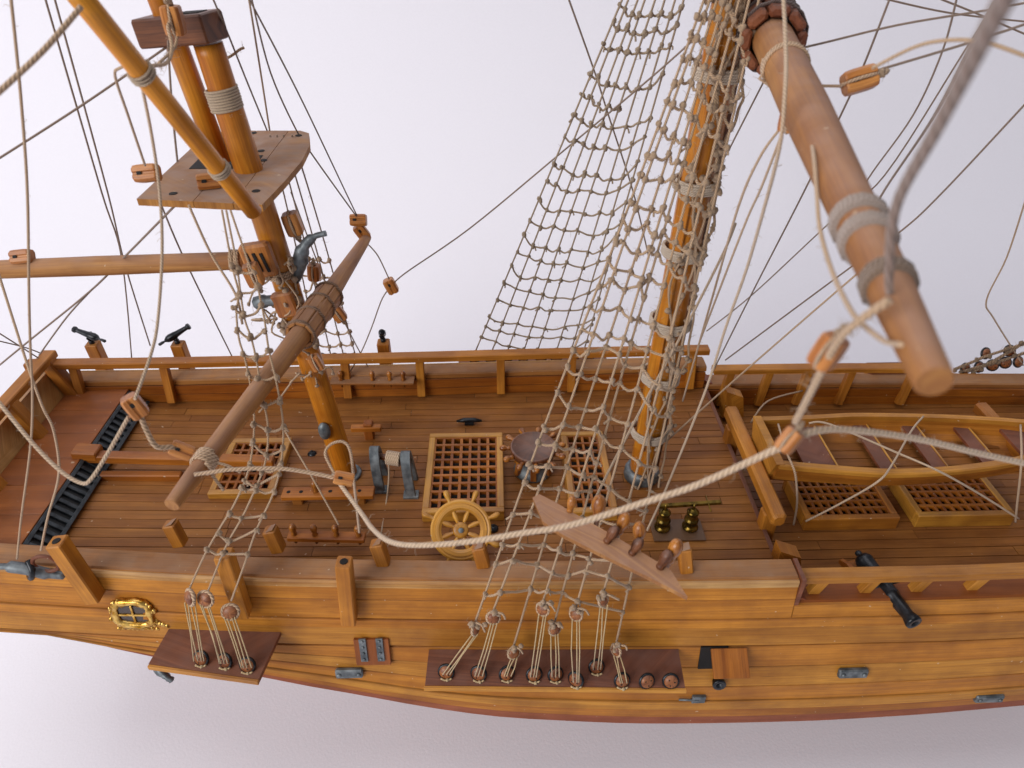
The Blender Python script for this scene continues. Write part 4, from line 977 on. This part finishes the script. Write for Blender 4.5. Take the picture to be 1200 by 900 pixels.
# far net of the short mast
N4 = thing('shroud_net', onY(395, 418, 350), 'small ragged rope net going down behind the raked yard to far rail', 'shroud net')
st = [smooth_line([onY(x, 422, 350), onY((x+t_)/2+2, 290, 328), onY(t_, 158, 307)], 6) for x, t_ in ((374, 316), (389, 324), (404, 332), (418, 342))]
net(N4, st, [270, 300, 318, 334, 352, 370, 385, 400], lambda j, y: (0, 5, 6, 3)[j], .4, .5, 1.15, ROPED, ROPE, 8, 4, .3, .3, 1.0)
for x in (377, 392, 404, 415): deadeye(N4, onY(x, 420, 351), (0, 0, 1), True, g, .95)
# feet of the fore shrouds beyond the cap
N5 = thing('shroud_net', onY(1170, 432, 352), 'dark deadeyes and served ropes clustered outside the far fore bulwark', 'shroud net')
for x, y in ((1131, 432), (1147, 430), (1155, 414), (1163, 428), (1178, 425), (1183, 411), (1193, 424), (1212, 422)): deadeye(N5, onY(x, y, 353), (g.gauss(0, 1), g.gauss(0, .5), .6), True, g, 1.05)
for a_ in (((1118, 433), (1160, 416), (1215, 398)), ((1125, 436), (1170, 424), (1215, 408)), ((1140, 436), (1180, 414), (1215, 392))):
    P = smooth_line([onY(x, y, 350) for x, y in a_]); mb = MB().tube(P, .9, 6, True, .5, True); mb.fuzz(P, 1, 1.0, 2.5)
    for q_ in P[::2]: mb.ball(q_+V((g.gauss(0, .6), -.5, g.gauss(0, .8))), 1.4, lump=.6); obj('served_rope', mb, ROPE, N5)
obj('channel_board', MB().box(onY(1040, 434, 352), 26, 9, 7), W['chan'], ship)
# broken pin plank hanging in the near net
PKD = 172.0
tp = [(624, 583), (632, 579), (650, 588), (672, 601), (720, 628), (760, 652), (786, 668), (806, 700), (760, 676), (712, 653), (660, 627), (636, 611)]
P3 = []
e0, e1 = onY(628, 592, PKD), onY(800, 688, PKD-6)
pn = (CAM-(e0+e1)/2).normalized()
nrm_ = (pn*.55+V((0, 0, 1))*.75).normalized()
for x, y in tp:
    d = ray(x, y); t = (e0-CAM).dot(nrm_)/d.dot(nrm_); P3.append(CAM+d*t)
pk = thing('pin_plank', P3[7], 'dusty mauve pin plank hanging askew in the rope net', 'pin rack')
obj('plank', MB().poly(P3[::-1], nrm_*-2.6), W['yard'], pk)
FP = mesh('fat_pin', MB().lathe([(.9, -8), (1.1, -1.5), (1.9, -1), (1.9, .2), (1.6, .8), (2.1, 2.2), (2.7, 4.4), (2.7, 6.6), (2.0, 8.6), (.5, 9.6)], (0, 0, 0), n=12), W['pin'])
def onplank(x, y): d = ray(x, y); return CAM+d*((e0-CAM).dot(nrm_)/d.dot(nrm_))
FB = mesh('dark_pin', MB().lathe([(.9, -8), (1.1, -1.5), (1.9, -1), (1.9, .2), (1.6, .8), (2.1, 2.2), (2.7, 4.4), (2.7, 6.6), (2.0, 8.6), (.5, 9.6)], (0, 0, 0), n=12), W['brown'])
for x, y, tl_, me_, sc_ in ((700, 605, .1, FP, .9), (726, 622, .3, FP, .8), (749, 634, .0, FP, .82), (786, 655, .25, FP, .85), (668, 598, .2, FP, .6), (712, 634, .5, FB, .68), (741, 648, .45, FB, .66), (774, 664, .4, FB, .72)):
    a = (nrm_+V((tl_, .35, 0))).normalized(); inst('pin', me_, pk, onplank(x, y)+nrm_*.6, frame(a.orthogonal(), a), sc_)
# ------------------------------------------------------------------ running rigging
rope('dark thread hanging straight past the boom end to the iron stern fitting', pY((12, -10, 205), (24, 110, 205), (32, 225, 205), (34, 350, 204), (36, 420, 203), (38, 460, 202), (36, 521, 199), (25, 606, 196), (20, 655, 193)), .42, ROPE, .1)
rope('slack tan line from the boom down over the poop to iron stern fitting', pY((-5, 310, 240), (0, 326, 236), (17, 380, 225), (34, 433, 213), (50, 477, 206), (63, 505, 202), (69, 555, 199), (56, 606, 196), (48, 645, 193)), .45, ROPE, .1)
rope('thin dark stay crossing behind the boom to far cap, outer of a pair', pY((52, -5, 270), (119, 225, 300), (143, 305, 320), (155, 428, 346)), .38)
rope('thin dark stay crossing behind the boom to far rail, inner of a pair', pY((63, -5, 270), (126, 225, 300), (147, 312, 320), (176, 405, 343)), .38)
rope('taut thin line from the mast cap out past the gaff spar', pY((-8, 190, 240), (95, 124, 252), (200, 52, 264), (207, 48, 266)), .4)
rope('soft thick line leading from the gaff spar top away outboard', pY((-8, 114, 150), (50, 60, 158), (95, 8, 168)), .6, ROPE)
rope('short looped line from gaff spar to the block on the platform corner', pY((152, 77, 205), (140, 80, 206), (135, 90, 208), (150, 135, 218), (170, 194, 228)), .4, ROPE)
rope('long pale line falling from the gaff spar across the boom to a hanging block', pY((165, 95, 198), (178, 160, 197), (187, 225, 194), (190, 295, 188), (185, 375, 178), (177, 415, 168), (158, 468, 155)), .45, ROPEW, .12)
rope('short line from mast cap down to the platform', pY((197, 48, 256), (198, 70, 252), (202, 130, 246), (208, 190, 244)), .4)
rope('thin dark line from platform underside past the boom to far bulwark', pY((188, 238, 250), (220, 312, 290), (277, 428, 344)), .38)
rope('slack tan line from the platform edge into the three strand net', pY((221, 240, 231), (247, 297, 228), (276, 345, 222), (284, 380, 216)), .45, ROPE, .15)
rope('thin line from the platform slanting aft across the boom to stern rail', pY((206, 240, 238), (147, 300, 262), (107, 340, 275), (37, 397, 285), (-8, 434, 290)), .42)
rope('thin branch line knotted to the slanting stern line', pY((108, 339, 274), (78, 372, 290), (46, 416, 320)), .38)
rope('fine thread from outside the stern to the far corner post', pY((-8, 386, 300), (30, 410, 315), (64, 432, 328)), .35)
rope('fine thread looping over the stern rail beside the far corner post', pY((-8, 398, 300), (32, 408, 320), (62, 420, 330)), .35)
rope('fine stay passing before the brown mast cap to platform', pY((248, -5, 262), (266, 37, 270), (290, 97, 285), (313, 153, 302)), .35)
rope('tan line falling steeply to the far edge of platform', pY((291, -5, 280), (300, 50, 288), (316, 153, 304)), .4, ROPE)
rope('curved thin line passing the platform corner to the yard tip', pY((294, -5, 270), (317, 85, 288), (347, 152, 308), (365, 180, 316), (397, 225, 330), (418, 254, 342)), .35)
rope('straight thin line running to the pale yard tip', pY((290, -5, 270), (350, 110, 300), (405, 225, 332), (419, 254, 343)), .35)
rope('thin line dropping from the yard tip to a tiny block', pY((431, 286, 345), (443, 300, 344), (456, 327, 342)), .35)
rope('long thin line rising from the tiny block to the tall mast', pY((459, 335, 342), (475, 320, 340), (550, 268, 330), (660, 177, 310), (757, 96, 290), (818, 42, 275)), .36)
rope('thin slack line from the tiny block down to far pins', pY((456, 338, 342), (447, 352, 342), (435, 385, 341), (422, 415, 339), (404, 446, 336)), .35)
rope('thin line from the platform past the bolster to the far bulwark', pY((341, 225, 308), (382, 332, 322), (415, 400, 338), (437, 440, 344)), .35)
rope('fine stay crossing before the clear brown net', pY((665, -5, 290), (697, 85, 310), (713, 135, 318), (742, 225, 330), (760, 300, 338)), .38)
# about the tall mast
rope('pale heavy line from the bolster down past the mast to the hanging pin plank', pY((918, -5, 180), (921, 60, 172), (920, 108, 162), (913, 175, 160), (891, 260, 175), (873, 321, 190), (850, 385, 200), (826, 460, 208), (780, 574, 208), (758, 622, 200)), .46, ROPEW, .15)
rope('pale line crossing the mast foot into the hanging pin plank', pY((862, 262, 250), (846, 300, 236), (800, 390, 226), (759, 465, 218), (715, 549, 206), (692, 596, 190)), .5, ROPEW, .15)
rope('thin tan line from the side block beside the mast down to the deck', pY((913, 152, 200), (890, 185, 205), (866, 240, 215), (840, 330, 235), (800, 470, 255)), .42, ROPE, .1)
rope('thin tan line from the side block into the mast netting', pY((917, 155, 200), (892, 220, 210), (870, 270, 222), (820, 400, 245)), .4, ROPE, .1)
rope('thin dark line behind the mast head to far rail', pY((902, 82, 290), (856, 172, 305), (830, 225, 312), (760, 400, 345)), .36)
rope('dark line passing the yellow block down to the far fore rail', pY((1044, -5, 260), (1012, 77, 270), (990, 125, 276), (942, 225, 295), (882, 342, 322), (833, 440, 340)), .4)
rope('thin dark stay slanting behind the yard to the far rail end', pY((1172, -8, 292), (1130, 60, 300), (1037, 205, 310), (983, 251, 318), (882, 345, 332), (828, 388, 342)), .38)
rope('long dark stay from outside the frame behind the yard to far rail', pY((1205, 118, 260), (1105, 225, 285), (1058, 269, 295), (993, 316, 305), (850, 422, 338)), .42)
rope('tan stay slanting behind the yard down to the deck edge', pY((1040, 292, 246), (1009, 317, 255), (930, 385, 262), (850, 455, 268), (780, 518, 262)), .42, ROPE)
rope('dark line running close alongside the blurred heavy rope', pY((1172, -12, 185), (1140, 48, 200), (1092, 140, 230), (1037, 222, 262), (1012, 268, 275)), .45)
rope('thin curved line hanging behind the thick yard', pY((1122, -5, 265), (1104, 61, 275), (1070, 135, 285), (1023, 201, 298), (1000, 238, 305)), .38)
rope('tan rising stay from the bolster across to outside the frame', pY((922, 60, 250), (962, 51, 262), (1054, 29, 262), (1156, 12, 262), (1208, 2, 262)), .42)
rope('dark rising stay from the yellow block to outside the frame', pY((1026, 83, 215), (1136, 50, 220), (1208, 26, 225)), .42)
rope('soft slack line arching from the yellow block', pY((1022, 80, 150), (1072, 55, 146), (1112, 47, 142), (1156, 50, 138), (1208, 68, 134)), .4, ROPE)
rope('thin bluish stay falling gently across the top corner', pY((1030, -3, 330), (1112, 15, 330), (1208, 26, 330)), .4)
rope('thin bluish stay falling steeply across the top corner', pY((1095, -4, 330), (1150, 18, 330), (1208, 43, 330)), .4)
rope('slack tan loop hanging along the thick yard to its end', pY((947, 148, 172), (953, 178, 140), (957, 225, 128), (961, 269, 118), (975, 318, 105), (996, 362, 92), (1013, 382, 86), (1037, 400, 80), (1056, 404, 76)), .42, ROPE, .15)
rope('heavy blurred rope rising from the thick yard toward the lens side', pD((1043, 345, 98), (1042, 320, 97), (1050, 242, 90), (1098, 150, 75), (1150, 50, 61), (1196, -38, 51)), (.5, .95), ropemat('brown_hemp', '867268', '705e54', .5), 0, name='rigging_rope', n=10)
rope('bent dark line dropping to the far dark deadeyes', pY((1203, 230, 330), (1180, 301, 338), (1156, 352, 346), (1165, 374, 348), (1199, 428, 352)), .45, ROPE)
# the thick main brace through its blocks
BR = [(390, 556, 225), (402, 572, 222), (424, 602, 208), (438, 621, 195), (458, 635, 183), (490, 639, 174), (547, 635, 166), (610, 625, 160), (670, 615, 155), (760, 587, 147), (820, 567, 142), (910, 526, 132), (926, 518, 130)]
rope('thick pale brace sweeping low over the steering wheel between two blocks', pD(*BR), .66, ROPEW, .5, name='rigging_rope', n=10)
rope('thick pale brace leading forward over the rowing boat from the hanging block', pD((928, 516, 129), (956, 505, 131), (997, 504, 135), (1073, 514, 144), (1150, 532, 153), (1215, 546, 160)), .66, ROPEW, .5, name='rigging_rope', n=10)
rope('thin slack loop standing over the block beside the short mast', pD((398, 564, 224), (388, 548, 226), (381, 531, 227), (389, 520, 228), (403, 518, 229), (411, 531, 230), (415, 567, 236), (420, 613, 262), (421, 624, 285)), .45, ROPE, .2)
rope('pendant line from the yard end to the block beside short mast', pD((228, 556, 216), (250, 553, 216), (274, 550, 217), (327, 549, 220), (369, 555, 223), (392, 560, 224)), .62, ROPE, .5)
rope('straight tan line from the knotted net down to small bulwark pin', pD((332, 500, 300), (337, 510, 300), (365, 558, 301), (397, 615, 302)), .42, ROPE, .15)
rope('thick pale brace sagging over the black poop grille to a hanging block', pD((-8, 462, 205), (0, 473, 204), (38, 519, 203), (70, 551, 202), (95, 566, 202), (107, 561, 201), (127, 530, 201), (151, 488, 200)), .55, ROPEW, .4, name='rigging_rope', n=8)
rope('short pendant joining two small blocks over the tiller', pD((164, 486, 200), (172, 505, 203), (183, 523, 206), (200, 524, 209), (208, 527, 211)), .75, NROPE, 2.0)
rope('frayed pendant hanging from the thick yard end to its block', pD((1042, 352, 92), (1012, 372, 96), (985, 396, 102), (968, 425, 108), (945, 470, 118), (932, 495, 125)), .62, NROPE, 1.2)
rope('thin white line crossing the rowing boat, tied at its far gunwale', [onZ(1082, 488, 27), onZ(1068, 505, 28), onZ(1045, 545, 28), onZ(1028, 565, 26), onZ(985, 590, 6), onZ(944, 611, -6)], .5, ROPEW, .1)
rope('thin white lashing running over the boat to the deck by cannon', [onZ(948, 496, 27), onZ(972, 497, 29), onZ(1050, 530, 28), onZ(1100, 552, 27), onZ(1150, 580, 10), onZ(1194, 608, -6)], .5, ROPEW, .1)
rope('doubled tan lashing dropping from the boat stern to deck', [onZ(912, 497, 27), onZ(922, 530, 28), onZ(932, 556, 24), onZ(934, 590, 4), onZ(930, 615, -12)], .5, ROPE, .2)
rope('tan tackle fall hanging by the far end of boat', [onZ(1196, 498, 30), onZ(1197, 540, 26), onZ(1192, 590, 4), onZ(1190, 612, -10)], .5, ROPE, .2)
rope('thin line from the far rail slanting to the beam at boat stern', pY((940, 458, 335), (900, 470, 318), (880, 495, 300)), .5, ROPE)
rope('cord wound round the thick yard and tied to the yellow block', (lambda c, a, b: [c+(a*math.cos(t)+b*math.sin(t))*6.2+dm*(t*.35) for t in [i*.5 for i in range(-2, 26)]]+[onY(992, 101, 209), onY(1003, 96, 209)])(MA.lerp(ME, .23), dm.orthogonal().normalized(), dm.cross(dm.orthogonal().normalized())), .45, ROPE, .3, k=2)
rope('frayed tan lashing from the cap block down to the gaff spar', pY((205, 20, 249), (197, 30, 244), (201, 50, 240), (200, 66, 235), (193, 75, 226), (180, 77, 212), (168, 84, 203)), .55, NROPE, 1.5)
rope('second frayed strand crossing the cap block to the topmast', pY((190, 12, 256), (198, 16, 247), (207, 30, 246), (206, 52, 246), (199, 62, 240), (186, 74, 222)), .45, NROPE, 1.2)
rope('short knotted cord sticking out behind the short mast head', pY((236, 68, 274), (256, 72, 276), (270, 66, 279), (281, 58, 280), (286, 56, 280)), .5, NROPE, .8)
# blocks
block('small orange block hanging over the end of the black poop grille', onD(158, 476, 199), (.3, 0, -.9), .78, False)
block('small orange block close against the near tip of the pale yard', onD(213, 528, 212), (.8, 0, -.5), .75, False)
block('small orange block on the brace beside the foot of short mast', onD(403, 561, 224), (1, 0, -.3), .7, False)
block('orange block lashed under the end of the thick yard', onD(970, 412, 108), (.3, 0, 1), .62, True, .9)
block('orange block at the meeting of the thick braces above the rowing boat', onD(925, 516, 129), (.5, .2, .8), .52, True, .9)
block('yellow block tied above the thick pale yard', onY(1007, 94, 208), (1, 0, .3), 1.0)
block('yellow block tied beneath the thick pale yard beside tall mast', onY(926, 138, 192), (0, 0, 1), .8)
block('long reddish block lying on the corner of the mast platform', onY(172, 203, 234), (1, 0, .1), .9, False)
block('reddish block tied before the brown mast cap', onY(203, 24, 248), (0, 0, 1), .95)
block('small block lying on top of the mast platform', onZ(245, 213, PZ+2), (1, .3, 0), .9, False)
block('fat reddish block hanging beneath the mast platform on its forward side', onY(343, 262, 272), (.2, 0, -1), 1.05)
block('reddish block hanging among knots beside bolster of pale yard', onY(368, 319, 285), (.1, 0, 1), .85)
block('reddish block hanging just below the bolster of pale yard', onY(396, 367, 300), (.5, 0, -1), .95)
block('narrow block hanging off the mast end of the boom', onY(297, 322, 248), (.2, 0, -1), 1.0)
block('square tan block right above the far yard tip', onY(420, 258, 343), (1, 0, 0), .95, False)
block('reddish oval block tied to the far yard tip', onY(424, 272, 344), (.6, 0, -1), .95, False)
block('tiny block where three thin lines meet clear of the masts', onY(458, 335, 342), (.4, 0, -1), .95, False)
block('reddish triangular block standing on the boom', onY(26, 301, Y0-3), (1, 0, .1), .9, False)
block('small block hanging among frayed rope before the raked mast', onY(370, 425, 255), (.3, 0, -1), .8)
scene.cycles.use_adaptive_sampling = True
